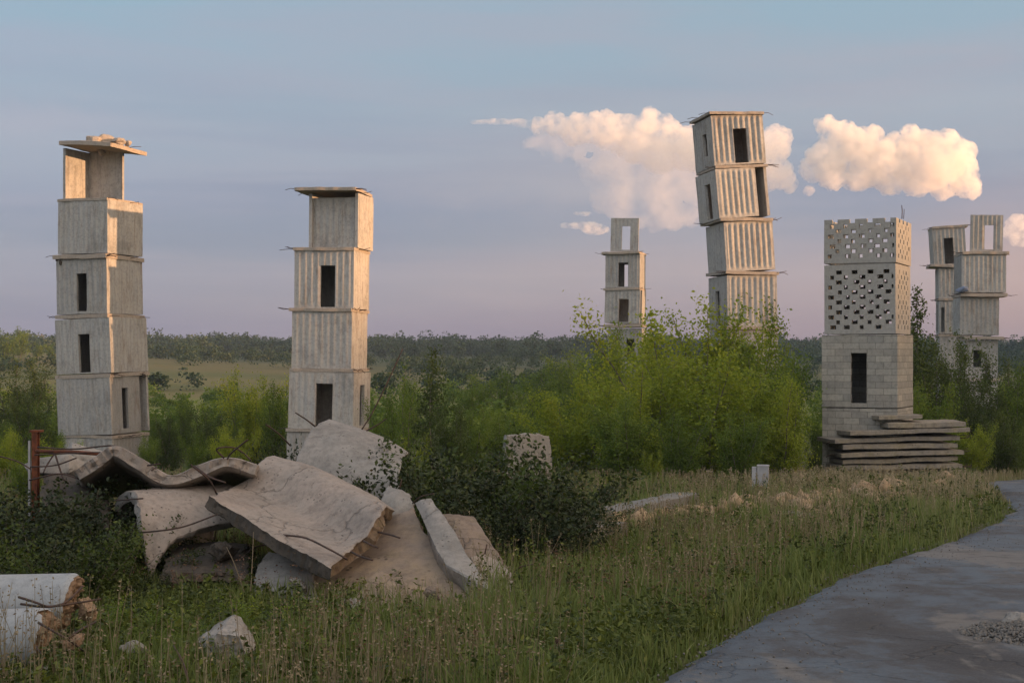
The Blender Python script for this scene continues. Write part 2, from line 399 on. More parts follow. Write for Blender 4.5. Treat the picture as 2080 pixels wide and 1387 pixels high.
world = bpy.data.worlds.new('World'); scene.world = world; world.use_nodes = True
nt = NT(world.node_tree)
sky = nt.n('ShaderNodeTexSky'); sky.sky_type = 'NISHITA'; sky.sun_disc = False
sky.sun_elevation = SUN_EL; sky.sun_rotation = math.atan2(SUN.x, SUN.y)
sky.air_density = 1.0; sky.dust_density = 1.5; sky.ozone_density = 2.0
geo = nt.n('ShaderNodeTexCoord').outputs['Generated']
sep = nt.n('ShaderNodeSeparateXYZ'); nt.l(geo, sep.inputs[0])
zz = nt.math('MULTIPLY', sep.outputs[2], 2.0)     # ramp position 0..1 <-> sine of the elevation 0..0.5
L_ = [(0.0, srgb(124, 126, 162)), (.09, srgb(130, 135, 168)), (.15, srgb(138, 145, 172)), (.205, srgb(148, 153, 176)), (.25, srgb(160, 166, 182)), (.33, srgb(164, 176, 187)), (.47, srgb(156, 184, 195)), (1, srgb(190, 195, 205))]
R_ = [(0.0, srgb(174, 143, 153)), (.09, srgb(170, 147, 160)), (.15, srgb(154, 148, 168)), (.205, srgb(148, 152, 174)), (.25, srgb(158, 164, 178)), (.33, srgb(163, 175, 185)), (.47, srgb(157, 183, 194)), (1, srgb(190, 195, 205))]
cl, cr = nt.ramp(zz, L_), nt.ramp(zz, R_)
az = nt.math('ADD', nt.math('MULTIPLY', sep.outputs[0], 1.5), .45, clamp=True)
c = nt.mix(az, cl, cr)
# warm afterglow round the sunset point, low on the right behind the camera
sv = nt.n('ShaderNodeVectorMath', operation='DOT_PRODUCT'); nt.l(geo, sv.inputs[0]); sv.inputs[1].default_value = (SUN.x, SUN.y, SUN.z + .05)
glow = nt.ramp(sv.outputs['Value'], [(.2, (0, 0, 0)), (.95, (1, 1, 1))])
# fill light added over the unseen sky behind the camera, to brighten front faces
sv2 = nt.n('ShaderNodeVectorMath', operation='DOT_PRODUCT'); nt.l(geo, sv2.inputs[0]); sv2.inputs[1].default_value = (.30, -.82, .48)
west = nt.ramp(sv2.outputs['Value'], [(.08, (0, 0, 0)), (.75, (1, 1, 1))])
c = nt.mix(west, c, (1.55, 1.56, 1.58, 1))
c = nt.mix(glow, c, (2.2, 1.55, .98, 1))
# thin layered cloud, stretched along the horizon
st = nt.noise(nt.map(geo, (2.2, 2.2, 15)), 1.7, 5, .55, .3)
c = nt.mix(nt.math('MULTIPLY', nt.ramp(st, [(.42, (0, 0, 0)), (.66, (1, 1, 1))]), .34), c, nt.mix(az, srgb(182, 172, 184), srgb(200, 172, 172)))
st2 = nt.noise(nt.map(geo, (1.6, 1.6, 19), (3, 1, 2)), 1.5, 5, .55, .3)
band = nt.ramp(sep.outputs[2], [(.0, (0, 0, 0)), (.06, (.8, .8, .8)), (.12, (.7, .7, .7)), (.2, (0, 0, 0))])
c = nt.mix(nt.math('MULTIPLY', nt.ramp(st2, [(.43, (0, 0, 0)), (.62, (1, 1, 1))]), nt.math('MULTIPLY', band, .8)), c, srgb(122, 133, 162))
# soft cloud banks with a place in the sky (azimuth, elevation): peach haze, blue-grey layers, pink glow
yy_ = nt.math('MAXIMUM', sep.outputs[1], .05)
nz1 = nt.math('SUBTRACT', nt.noise(nt.map(geo, (5, 5, 14)), 1.6, 6, .62, .4), .5)
uu = nt.math('ADD', nt.math('DIVIDE', sep.outputs[0], yy_), nt.math('MULTIPLY', nz1, .16))
ww = nt.math('ADD', nt.math('DIVIDE', sep.outputs[2], yy_), nt.math('MULTIPLY', nz1, .07))
for px, py, su, sv, amt, col in ((1240, 385, 360, 130, .55, srgb(196, 182, 182)), (60, 255, 190, 60, .45, srgb(188, 180, 188)), (430, 455, 420, 38, .40, srgb(136, 147, 170)), (960, 462, 300, 44, .55, srgb(132, 143, 168)), (1790, 428, 250, 30, .65, srgb(130, 142, 168)),
                                 (2090, 530, 260, 120, .65, srgb(204, 162, 156)), (1330, 560, 380, 70, .35, srgb(186, 162, 166)), (1880, 180, 420, 60, .35, srgb(182, 184, 190)), (700, 610, 420, 50, .30, srgb(150, 148, 166))):
    a_ = nt.math('POWER', nt.math('DIVIDE', nt.math('SUBTRACT', uu, (px - 1040) / F), su / F), 2.0)
    b_ = nt.math('POWER', nt.math('DIVIDE', nt.math('SUBTRACT', ww, (HOR - py) / F), sv / F), 2.0)
    g_ = nt.math('POWER', 2.718, nt.math('MULTIPLY', nt.math('ADD', a_, b_), -1.0))
    c = nt.mix(nt.math('MULTIPLY', g_, nt.math('MULTIPLY', nt.math('GREATER_THAN', sep.outputs[1], .2), amt)), c, col)
bg1 = nt.n('ShaderNodeBackground'); nt.l(nt.mix(1.0, sky.outputs[0], (.45, .5, .7, 1), 'MULTIPLY'), bg1.inputs[0]); bg1.inputs[1].default_value = .05
bg2 = nt.n('ShaderNodeBackground'); nt.l(c, bg2.inputs[0]); bg2.inputs[1].default_value = .345
ad = nt.n('ShaderNodeAddShader'); nt.l(bg1.outputs[0], ad.inputs[0]); nt.l(bg2.outputs[0], ad.inputs[1])
wo = nt.n('ShaderNodeOutputWorld'); nt.l(ad.outputs[0], wo.inputs[0])

# ------------------------------------------------------------------ haze
HAZE = True
if HAZE:
    hz = MB(); hz.box((250, 400, 38), (3300, 2400, 112))
    m, nt = newmat('haze_air')
    pv = nt.n('ShaderNodeVolumePrincipled'); pv.inputs['Density'].default_value = .00022; pv.inputs['Color'].default_value = (.62, .76, .97, 1); pv.inputs['Anisotropy'].default_value = .2
    o = nt.n('ShaderNodeOutputMaterial'); nt.l(pv.outputs[0], o.inputs['Volume'])
    ho = hz.build('haze', m, smooth=False); tag(ho, kind='stuff'); ho['label'] = 'thin evening haze over the fields'

# ------------------------------------------------------------------ clouds (real volumes, far beyond the ridge)
def cloud(name, blobs, Yc, density, label, vox, disp, dsize, wisp=(.38, .56), nscale=24, group=None):
    bm = bmesh.new(); k = Yc / F
    for px, py, r, dy in blobs:
        p = P(px, py, Yc); rx, ry, rz = r if isinstance(r, tuple) else (r, r, r)
        bmesh.ops.create_icosphere(bm, subdivisions=3, radius=1.0, matrix=Matrix.Translation((p[0], Yc + dy * k, p[2])) @ Matrix.Diagonal((rx * k, rz * k, ry * k, 1)))
    me = bpy.data.meshes.new(name); bm.to_mesh(me); bm.free()
    m, nt = newmat(name + '_vapour')
    # ragged vapour: denser and thinner pockets through the whole body
    tc = nt.n('ShaderNodeTexCoord').outputs['Object']
    n = nt.noise(tc, 1 / (nscale * k), 5, .62, .2)
    den = nt.math('MULTIPLY', nt.ramp(n, [(wisp[0], (0, 0, 0)), (wisp[1], (1, 1, 1))]), density)
    pv = nt.n('ShaderNodeVolumePrincipled'); nt.l(den, pv.inputs['Density']); pv.inputs['Color'].default_value = (.975, .935, .875, 1)
    o = nt.n('ShaderNodeOutputMaterial'); nt.l(pv.outputs[0], o.inputs['Volume'])
    ob = link(me, name, m); tag(ob, label, 'cloud', group)
    rm = ob.modifiers.new('remesh', 'REMESH'); rm.mode = 'VOXEL'; rm.voxel_size = vox * k
    for i, (s, z) in enumerate(((disp, dsize), (disp * .6, dsize * .42), (disp * .36, dsize * .2))):
        t = bpy.data.textures.new(name + '_%d' % i, 'CLOUDS'); t.noise_scale = z * k; t.noise_depth = 2
        d = ob.modifiers.new('billow', 'DISPLACE'); d.texture = t; d.strength = s * k; d.texture_coords = 'GLOBAL'; d.mid_level = .45
    return ob
rnd = random.Random(5)
def puffs(anchor, n, rr):
    out = []
    for (px, py, r) in anchor:
        out.append((px, py, (r * 1.05, r * .95, r), rnd.uniform(-10, 10)))
        for _ in range(n):
            a = rnd.uniform(-.2, math.pi + .2); q = r * rnd.uniform(.6, 1.0); s = r * rnd.uniform(*rr)
            out.append((px + q * math.cos(a), py - q * math.sin(a) * .9, s, rnd.uniform(-.6, .5) * r))
    return out
cloud('cumulus_cloud', puffs([(1678, 258, 20), (1706, 278, 34), (1745, 306, 48), (1785, 330, 50), (1690, 325, 46), (1655, 345, 26), (1835, 328, 46), (1868, 302, 42), (1890, 340, 54), (1932, 316, 40), (1948, 345, 36), (1962, 375, 28), (1978, 390, 15), (1740, 355, 36), (1810, 365, 32), (1860, 372, 30), (1915, 384, 24), (1690, 362, 26)], 6, (.25, .55)),
      6000, .026, 'tall bright cumulus cloud right of the leaning tower', 3.0, 13, 24)
cloud('cumulus_cloud', puffs([(1098, 260, 18), (1130, 258, 24), (1168, 266, 32), (1205, 262, 34), (1240, 272, 38), (1275, 260, 32), (1312, 266, 34), (1350, 278, 36), (1400, 305, 48), (1460, 322, 52), (1520, 332, 52), (1562, 304, 40), (1572, 286, 26), (1290, 300, 36), (1340, 315, 40), (1560, 352, 38), (1605, 378, 15), (1645, 386, 10), (1588, 364, 24)], 6, (.25, .55)),
      6200, .018, 'wide cumulus cloud spreading behind the leaning tower', 3.0, 12, 22)
cloud('cloud_veil', [(1300, 325, (110, 45, 60), 0), (1350, 350, (95, 60, 60), 10), (1265, 355, (80, 55, 50), -20), (1390, 340, (80, 60, 60), 0), (1290, 400, (95, 45, 50), 0), (1340, 430, (85, 34, 50), 0), (1200, 300, (95, 32, 40), 0), (1390, 390, (70, 40, 50), 0), (1120, 290, (60, 18, 30), 0)],
      6500, .0034, 'pale pink cloud veil hanging below the wide cumulus', 6, 40, 44, (.36, .66), 60)
cloud('cloud_wisp', [(1030, 248, (75, 5, 20), 0), (1075, 252, (40, 7, 20), 0)], 6300, .012, 'thin pale cloud wisp left of the wide cumulus', 2.0, 6, 25, (.42, .6), 20)
cloud('cloud_wisp', [(1180, 458, (42, 7, 25), 0), (1210, 465, (30, 10, 25), 5), (1185, 434, (20, 4, 15), 0)], 6300, .018, 'small pink cloud wisp left of the distant slender tower', 2.0, 8, 22, (.42, .6), 16)
cloud('cloud_wisp', [(2068, 455, (26, 20, 25), 0), (2080, 480, (32, 22, 25), 5), (2050, 470, (14, 14, 25), 5)], 6300, .014, 'small pink cloud at the far right above the double tower', 2.5, 9, 22, (.4, .6), 18)
# ------------------------------------------------------------------ towers of stacked concrete boxes
def wall_panel(name, w, h, parent, mat, hole=None, amp=.03, pitch=.26, t=.13, seed=0, uneven=.012, ph=0):
    """a corrugated wall plate, outer face towards -y, foot at z = 0"""
    xs = set(np.round(np.linspace(-w / 2, w / 2, max(8, int(w / pitch * 7))), 4)); zs = {0, .07, .14, .22, h - .2, h - .12, h - .05, h, h * .35, h * .55, h * .75}
    if hole:
        hx0, hx1, hz0, hz1 = hole; xs |= {hx0, hx1}; zs |= {hz0, hz1}
    xs = np.array(sorted(xs)); zs = np.array(sorted(zs))
    keep = [0]
    for i in range(1, len(zs)):
        if zs[i] - zs[keep[-1]] > .012: keep.append(i)
    zs = zs[keep]
    nx_, nz_ = len(xs), len(zs); T = np.zeros((nx_, nz_, 3)); B = np.zeros((nx_, nz_, 3))
    for i, x in enumerate(xs):
        for j, z in enumerate(zs):
            e = min(1, max(0, (w / 2 - abs(x) - .07) / .06)) * min(1, max(0, (z - .10) / .10)) * min(1, max(0, (h - .07 - z) / .08))
            wv = max(-1, min(1, 1.5 * math.cos(2 * math.pi * (x + ph) / pitch))) * amp * e
            n = uneven * nz((x * 1.3 + seed * 7, z * 1.3, seed), 1, 2)
            T[i, j] = (x + .012 * nz((z * 2, seed, x)) * (abs(x) > w / 2 - .01), -wv - n, z + .012 * nz((x * 3, seed * 3.1, z)) * (j in (0, nz_ - 1)))
            B[i, j] = (x, t - n, z)
    mask = np.ones((nx_ - 1, nz_ - 1), bool)
    if hole:
        xm = (xs[:-1] + xs[1:]) / 2; zm = (zs[:-1] + zs[1:]) / 2
        mask = ~(((xm > hx0) & (xm < hx1))[:, None] & ((zm > hz0) & (zm < hz1))[None, :])
    Vv, Ff = grid_solid(T, B, mask)
    me = mesh_np(name, Vv, Ff); fix_normals(me)
    return sharp(link(me, name, mat, parent), 38)

def slab_mesh(name, w, d, t, mat, parent, seed=0, sag=.03, rough=.035, tip=0.0):
    n = 20; T = np.zeros((n, n, 3)); B = np.zeros((n, n, 3))
    for i in range(n):
        for j in range(n):
            x = (i / (n - 1) - .5) * w; y = (j / (n - 1) - .5) * d
            if i in (0, n - 1): x += rough * 1.6 * nz((y * 2, seed, 1), 1, 3)
            if j in (0, n - 1): y += rough * 1.6 * nz((x * 2, seed, 5), 1, 3)
            z = sag * nz((x * .6 + seed, y * .6, seed * 2.3), 1, 2) + rough * .4 * nz((x * 3, y * 3, seed)) + tip * max(0, x / w) ** 1.4
            T[i, j] = (x, y, z + t / 2 * (.75 if i in (0, n - 1) or j in (0, n - 1) else 1)); B[i, j] = (x, y, z - t / 2)
    Vv, Ff = grid_solid(T, B); me = mesh_np(name, Vv, Ff); fix_normals(me)
    return sharp(link(me, name, mat, parent), 40)

def wires(parent, w, d, n, seed, name='rebar', reach=.5):
    r = random.Random(seed)
    for _ in range(n):
        mb = MB()
        sdx = r.choice((-1, 1, 1, -1)); y = r.uniform(-d / 2, d / 2) if r.random() < .5 else -d / 2 + .1
        L = r.uniform(.15, reach); z = r.uniform(-.03, .03)
        mb.tube([(sdx * (w / 2 - .1), y, z), (sdx * (w / 2 + L * .5), y + r.uniform(-.05, .05), z + r.uniform(-.03, .05)), (sdx * (w / 2 + L), y + r.uniform(-.1, .1), z + r.uniform(-.1, .1))], .013, .011, 4)
        mb.build(name, M['darksteel'], parent)

def rect(x, py0, py1, k): pass

def tower(name, label, Yc, yaw, storeys, slabs, W, D, mat, group, seed):
    """storeys: (y_bottom, y_top, x_left, x_right, roll deg, panels{f,r,l,b: None|()|hole as fractions}, scale_extra)
       pixels only give each level its real height, width and offset at distance Yc"""
    k = Yc / F
    cx0 = storeys[-1]; bx = ((cx0[2] + cx0[3]) / 2 - 1040) * k
    zb = zg(bx, Yc)
    root = empty(name, (bx, Yc, zb)); tag(root, label, 'tower', group)
    th = R(yaw); view = math.atan2(bx, Yc)
    rel = abs(th + view)
    nominal = W * math.cos(rel) + D * math.sin(rel)
    for i, s in enumerate(storeys):
        yb, yt, x0, x1, roll, pan = s[:6]; dyaw = s[6] if len(s) > 6 else 0
        h = (yb - yt) * k; wpx = (x1 - x0) * k; sc = wpx / nominal
        zbase = CZ - (yb - HOR) * k
        if i == len(storeys) - 1 and zbase > zb:      # the lowest storey reaches the soil
            h += zbase - zb + .3; zbase = zb - .3
        st = empty('storey', (((x0 + x1) / 2 - 1040) * k - bx, 0, zbase - zb), (0, R(roll), th + R(dyaw)), root)
        st.rotation_mode = 'XYZ'
        st.matrix_local = Matrix.Translation(st.location) @ Matrix.Rotation(R(roll), 4, 'Y') @ Matrix.Rotation(th + R(dyaw), 4, 'Z')
        w, d = W * sc, D * sc; t = .13
        for side_, a, width, off in (('f', 0, w, d / 2), ('r', 90, d - 2 * t - .01, w / 2), ('b', 180, w, d / 2), ('l', 270, d - 2 * t - .01, w / 2)):
            q = pan.get(side_, ())
            if q is None: continue
            opt = {}
            if isinstance(q, dict): opt = q; hole = q.get('hole')
            else: hole = q if q else None
            x_sh = 0; wd = width
            if 'span' in opt:
                a0, a1 = opt['span']; wd = width * (a1 - a0); x_sh = width * ((a0 + a1) / 2 - .5)
            hl = None
            if hole: hl = (wd * (hole[0] - .5), wd * (hole[1] - .5), h * hole[2], h * hole[3])
            seed += 1
            p = wall_panel('wall_panel', wd, h * opt.get('hh', 1), st, opt.get('mat', mat), hl, opt.get('amp', .008 + .012 * random.Random(seed * 3 + i).random()), opt.get('pitch', .262), t, seed, .012, ph=seed * .07)
            loc = Vector((x_sh, -off + opt.get('inset', 0), 0)); loc.rotate(Matrix.Rotation(R(a), 3, 'Z'))
            p.location = loc; p.rotation_euler = (R(opt.get('lean', 0)), 0, R(a + opt.get('turn', 0)))
    for (yc, x0, x1, roll, over, tpx, extra) in slabs:
        sc = (x1 - x0) * k / nominal
        sl = slab_mesh('floor_slab', W * sc, D * sc * over, tpx * k, M['slab'], root, seed=seed + yc, tip=extra)
        sl.matrix_local = Matrix.Translation((((x0 + x1) / 2 - 1040) * k - bx, 0, CZ - (yc - HOR) * k - zb)) @ Matrix.Rotation(R(roll), 4, 'Y') @ Matrix.Rotation(th, 4, 'Z')
        wires(sl, W * sc, D * sc * over, 6, seed + yc, 'rebar', .6)
    return root

# rubble lying on the leftmost tower's roof, and things caught on the double tower
def chunk(name, loc, size, mat, seed, label=None, cat=None, group=None, sub=3, n=16, parent=None, rz=0, jag=.12):
    r = random.Random(seed); bm = bmesh.new()
    for _ in range(n):
        v = Vector((r.gauss(0, 1), r.gauss(0, 1), r.gauss(0, 1))).normalized() * r.uniform(.8, 1)
        bm.verts.new((v.x * size[0], v.y * size[1], v.z * size[2]))
    res = bmesh.ops.convex_hull(bm, input=bm.verts)
    bmesh.ops.delete(bm, geom=[g for g in res['geom_interior'] if isinstance(g, bmesh.types.BMVert)], context='VERTS')
    bmesh.ops.triangulate(bm, faces=bm.faces)
    for _ in range(sub): bmesh.ops.subdivide_edges(bm, edges=bm.edges, cuts=1, use_grid_fill=True, smooth=jag)
    s = max(size)
    for v in bm.verts:
        p = v.co / s
        v.co += v.normal * s * ((.07 if jag else .10) * nz((p.x * 2 + seed, p.y * 2, p.z * 2), 1, 3) + (.03 if jag else .05) * nz((p.x * 7, p.y * 7 + seed, p.z * 7), 1, 3))
    me = bpy.data.meshes.new(name); bm.to_mesh(me); bm.free()
    o = link(me, name, mat, parent); sharp(o, 28); o.location = loc; o.rotation_euler = (0, 0, rz)
    if label: tag(o, label, cat, group)
    return o

G = 'towers of stacked concrete boxes'
T1 = tower('stacked_tower', 'pale concrete box tower with rubble heaped on its roof slab, leftmost of all', 61.3, -21, [
    (408, 304, 127, 250, 0, {'f': None, 'r': None, 'l': (), 'b': {'amp': .008}}),
    (519, 413, 122, 287, .3, {'l': {'amp': .02}, 'b': {'amp': .01}}),
    (639, 530, 120, 288, -.8, {'f': (.40, .60, .05, .74), 'r': {'amp': .012}}),
    (757, 648, 120, 299, -2.2, {'f': (.42, .63, .02, .72), 'r': {'amp': .015}}, 1),
    (879, 766, 123, 302, -2.4, {'r': {'hole': (.34, .56, .08, .80), 'span': (0, .80), 'amp': .01}}),
    (990, 886, 130, 301, -1, {'r': {'amp': .006}}),
], [(299, 124, 296, 3, 1.0, 9, -.22), (411, 119, 287, .4, 1.0, 6, 0), (525, 112, 290, .2, 1.02, 9, 0), (644, 117, 294, -.5, 1, 8, 0), (762, 117, 301, -2.6, 1, 8, 0), (883, 126, 302, -.5, 1, 7, 0)],
    2.62, 2.55, M['tower'], G, 10)
T2 = tower('stacked_tower', 'pale concrete box tower with overhanging flat roof, behind the fallen slabs', 59, -9, [
    (507, 398, 628, 756, .6, {'f': {'inset': .3, 'hh': .93, 'amp': .02}, 'r': {'amp': .012}}, -4),
    (628, 513, 599, 750, .6, {'f': (.44, .69, .02, .74), 'r': {'amp': .012}}),
    (748, 634, 594, 746, .7, {'r': {'amp': .012}}),
    (868, 755, 587, 751, 1.4, {'f': (.42, .68, .04, .80), 'r': {'hole': (.40, .66, .05, .78), 'amp': .012}}),
    (985, 875, 584, 748, .3, {}),
], [(391, 601, 756, .3, 1.12, 7, 0), (510, 597, 752, .6, 1.03, 7, 0), (631, 591, 750, .7, 1.02, 7, 0), (751, 590, 752, .4, 1.02, 7, 0), (871, 583, 751, .6, 1.02, 7, 0)],
    2.45, 2.4, M['tower_pale'], G, 40)
tower('stacked_tower', 'distant slender concrete tower topped by a single window plate', 96, -14.5, [
    (513, 446, 1240, 1306, 1.4, {'r': None, 'l': None, 'b': None, 'f': (.40, .70, .05, .76)}),
    (586, 518, 1230, 1311, .4, {'f': (.38, .66, .03, .74), 'b': (.3, .62, .03, .74)}),
    (657, 590, 1228, 1311, 1.4, {'f': (.40, .68, .03, .72), 'r': {'span': (.3, 1), 'amp': .01}}),
    (737, 668, 1236, 1316, -1, {'f': (.55, .78, .03, .70)}),
    (808, 743, 1238, 1316, 0, {}),
    (880, 814, 1238, 1316, 0, {}),
], [(515.5, 1223, 1312, -.5, 1.05, 5, 0), (588, 1226, 1312, -.3, 1.02, 5, 0), (662, 1227, 1316, -.6, 1.04, 6, 0), (740, 1235, 1318, .4, 1, 5, 0), (811, 1236, 1318, .4, 1, 5, 0)],
    2.35, 2.4, M['tower'], G, 70)
tower('stacked_tower', 'tallest tower leaning to the left, its corrugated boxes lit orange', 65, 12, [
    (342, 243, 1413, 1555, -4.6, {'f': {'hole': (.40, .67, .03, .72), 'amp': .03}, 'l': (.5, .72, .25, .7)}),
    (447, 349, 1421, 1565, -5.2, {'f': {'span': (0, .76), 'amp': .026}, 'r': {'amp': .02}, 'l': (.42, .70, .04, .76)}, 1),
    (553, 455, 1439, 1573, -3.4, {'f': {'amp': .028}, 'l': {'amp': .005}}),
    (664, 562, 1441, 1578, -1.2, {'f': {'amp': .026}, 'l': (.35, .6, .04, .72)}),
    (775, 671, 1443, 1579, -.3, {'f': (.3, .55, .03, .7)}),
    (888, 782, 1443, 1580, 0, {}),
], [(240, 1400, 1550, -1.5, 1.05, 6, .05), (345, 1414, 1558, -3.6, 1.02, 6, 0), (451, 1424, 1568, -1.6, 1.03, 7, 0), (557, 1434, 1580, .6, 1.03, 7, 0), (667, 1436, 1583, .2, 1.02, 6, 0), (778, 1440, 1582, 0, 1, 6, 0)],
    2.45, 2.5, M['tower_pale'], G, 100)
tower('stacked_tower', 'rear tower of the double tower, with a slanting top window', 93, -10, [
    (541, 466, 1891, 1962, -3.4, {'f': (.34, .62, .05, .74)}),
    (607, 546, 1901, 1966, -.5, {}),
    (678, 612, 1902, 1966, 0, {'l': (.2, .6, .05, .9), 'f': (.06, .18, .05, .8)}),
    (750, 684, 1902, 1968, 0, {}),
    (830, 756, 1902, 1968, 0, {}),
], [(463, 1886, 1964, -3.4, 1.0, 5, 0), (543, 1882, 1962, 3, 1, 5, 0), (609, 1900, 1968, 1, 1, 5, 0), (681, 1900, 1968, 0, 1, 5, 0)],
    2.1, 2.2, M['tower'], G, 130)
tower('stacked_tower', 'front tower of the double tower, crowned by one upright plate with a crooked opening', 86, -8, [
    (513, 440, 1960, 2034, 1.2, {'r': None, 'l': None, 'b': None, 'f': {'hole': (.44, .72, .05, .72), 'amp': .02}}),
    (596, 521, 1939, 2040, .4, {}),
    (681, 606, 1937, 2026, .6, {}),
    (768, 692, 1950, 2024, .4, {'f': (.25, .5, .3, .75)}),
    (850, 775, 1950, 2024, 0, {}),
], [(517, 1940, 2046, .8, 1.05, 6, 0), (601, 1936, 2042, .5, 1.08, 7, 0), (687, 1944, 2036, .8, 1.05, 6, 0), (771, 1946, 2030, 0, 1, 6, 0)],
    2.3, 2.5, M['tower'], G, 160)

for root, Yq, items in ((T1, 61.3, [(120, 528, .20, .07, 60.6), (124, 533, .09, .16, 60.5), (122, 766, .16, .08, 60.6), (290, 762, .16, .10, 61.6), (214, 470, .06, .14, 60.05)]), (T2, 59, [(712, 750, .26, .06, 57.9), (602, 631, .22, .05, 58.3), (640, 508, .10, .05, 58.2)])):
    for i, (px, py, sx, sz, yq) in enumerate(items):
        q = P(px, py, yq); chunk('joint_rubble', (q[0] - root.location.x, q[1] - root.location.y, q[2] - root.location.z), (sx, .14, sz), M['shade_grime'], 340 + i + int(Yq), None, None, None, 3, 12, root, jag=0)
k1 = 61.3 / F
for i, (px, py, sx, sz, lab) in enumerate([(190, 287, .46, .27, 'greyish rubble lump at the left of the tower roof heap'), (214, 284, .44, .33, 'tallest rubble lump in the heap on the leftmost tower roof'), (240, 289, .36, .22, 'flat rubble lump at the right of the tower roof heap'), (257, 292, .2, .18, 'smallest rubble lump beside the roof heap on the leftmost tower')]):
    p = P(px, py - 2, 61.3); chunk('rubble_chunk', (p[0], 61.3 + .2 * (i % 2), p[2] - .02), (sx, sx * .8, sz), M['slab'], 300 + i, lab, 'rubble', 'rubble on the tower roof')
p = P(206, 308, 61.6); chunk('hanging_fragment', p, (.22, .2, .22), M['slab'], 350, 'broken fragment hanging under the rubble topped roof slab', 'rubble')
p = P(1955, 588, 84.6); chunk('tarpaulin', p, (.42, .35, .24), M['tarp'], 351, 'bunched blue grey tarpaulin on a ledge of the double tower', 'tarpaulin')
p = P(1992, 593, 84.6)

# ------------------------------------------------------------------ tower of perforated blockwork
def lattice(name, w, h, parent, mat, seed, cut, t=.14, crown=False, rowh=.155, x0=0.0):
    r = random.Random(seed); ncol = int(w / .06); xs = np.linspace(-w / 2, w / 2, ncol + 1)
    nrow = max(1, int((h - (.10 if crown else .22)) / rowh)); zs = [0]; z = .15
    z = h - .122 - (nrow - 1) * rowh if crown else z
    for q in range(nrow): zs += [z, z + .122]; z += rowh
    top = h; zs = [a for a in zs if a < h - (.03 if crown else .08)]
    zs += [h]; zs = np.array(sorted(set(np.round(zs, 4))))
    mask = np.ones((len(xs) - 1, len(zs) - 1), bool)
    for j in range(len(zs) - 1):
        if j % 2 == 1 and j < len(zs) - (2 if not crown else 1):
            row = j // 2; c = 2 + (4 if row % 2 else 0) + int(x0)
            while c < mask.shape[0] - 1:
                wd = r.choice(cut); a = c + r.choice((0, 0, 1)); mask[max(1, a):min(a + wd, mask.shape[0] - 1), j] = False; c += 8
    if crown:
        j = len(zs) - 2; mask[:, j] = True
        c = 4
        while c < mask.shape[0] - 1: mask[c:c + 3, j] = False; c += 9
    T = np.zeros((len(xs), len(zs), 3)); B = T.copy()
    for i, x in enumerate(xs):
        for jj, z in enumerate(zs):
            n = .006 * nz((x * 5, z * 5, seed), 1, 2); T[i, jj] = (x, -n, z); B[i, jj] = (x, t - n, z)
    Vv, Ff = grid_solid(T, B, mask); me = mesh_np(name, Vv, Ff); fix_normals(me)
    return sharp(link(me, name, mat, parent, smooth=False), 30)

Yc = 45; k = Yc / F; bx = (1763 - 1040) * k; zb = zg(bx, Yc); th = R(-27)
lt = empty('block_tower', (bx, Yc, zb)); tag(lt, 'concrete block tower with pierced upper walls and notched top, behind the slab stack', 'tower')
W5, D5 = 2.28, 2.3
for (yb, yt, x0, x1, kind, roll) in ((538.5, 451, 1680, 1846, 'c', .4), (679, 541, 1681, 1845, 'p', -.2), (825, 681, 1676, 1850, 'w', 0), (968, 827, 1677, 1850, 'b', 0)):
    h = (yb - yt) * k; zbase = CZ - (yb - HOR) * k
    if kind == 'b': h += .5; zbase -= .5
    st = empty('storey', parent=lt)
    st.matrix_local = Matrix.Translation((((x0 + x1) / 2 - 1040) * k - bx, 0, zbase - zb)) @ Matrix.Rotation(R(roll), 4, 'Y') @ Matrix.Rotation(th, 4, 'Z')
    sc = (x1 - x0) / 170.0; w, d = W5 * sc, D5 * sc; t = .14
    for q, (a, width, off) in enumerate(((0, w, d / 2), (90, d - 2 * t - .01, w / 2), (180, w, d / 2), (270, d - 2 * t - .01, w / 2))):
        if kind in 'cp': p_ = lattice('pierced_wall', width, h, st, M['lattice'], 400 + q + len(kind) * 9 + yb, (2, 3, 2, 3, 3) if q != 1 else (2, 2, 1), t, kind == 'c', .155, q)
        else:
            hole = (-w * .10 - .02, w * .10, h * .06, h * .75) if (kind == 'w' and q == 0) else None
            p_ = wall_panel('block_wall', width, h, st, M['block'], hole, 0, .5, t, 500 + q + yb, .01)
        loc = Vector((0, -off, 0)); loc.rotate(Matrix.Rotation(R(a), 3, 'Z')); p_.location = loc; p_.rotation_euler = (0, 0, R(a))
    if kind in 'pw':
        sl = slab_mesh('ceiling_slab', w - .3, d - .3, .10, M['block'], st, yb); sl.location = (0, 0, h - .08)
for pts, r_ in (([(0, 0, 0), (.01, 0, .25), (.0, .02, .42)], .014), ([(.06, .03, 0), (.07, .0, .3)], .011)):
    mb = MB(); mb.tube(pts, r_, r_ * .9, 5); rb = mb.build('rebar', M['darksteel'], lt); p = P(1811, 452, Yc); rb.location = (p[0] - bx, -1.2, p[2] - zb)
# ------------------------------------------------------------------ fallen concrete shells and slabs
def cr1(C, n):
    """resample control points (m, ...) to n points along a Catmull-Rom curve"""
    C = np.asarray(C, float); m = len(C)
    if m == 2:
        t = np.linspace(0, 1, n); return C[0] + (C[1] - C[0]) * t.reshape((-1,) + (1,) * (C.ndim - 1))
    out = []
    E = np.concatenate([[2 * C[0] - C[1]], C, [2 * C[-1] - C[-2]]])
    for q in np.linspace(0, m - 1 - 1e-9, n):
        i = int(q); t = q - i; a, b, c, d = E[i:i + 4]
        out.append(.5 * (2 * b + (c - a) * t + (2 * a - 5 * b + 4 * c - d) * t * t + (3 * b - a - 3 * c + d) * t ** 3))
    return np.array(out)

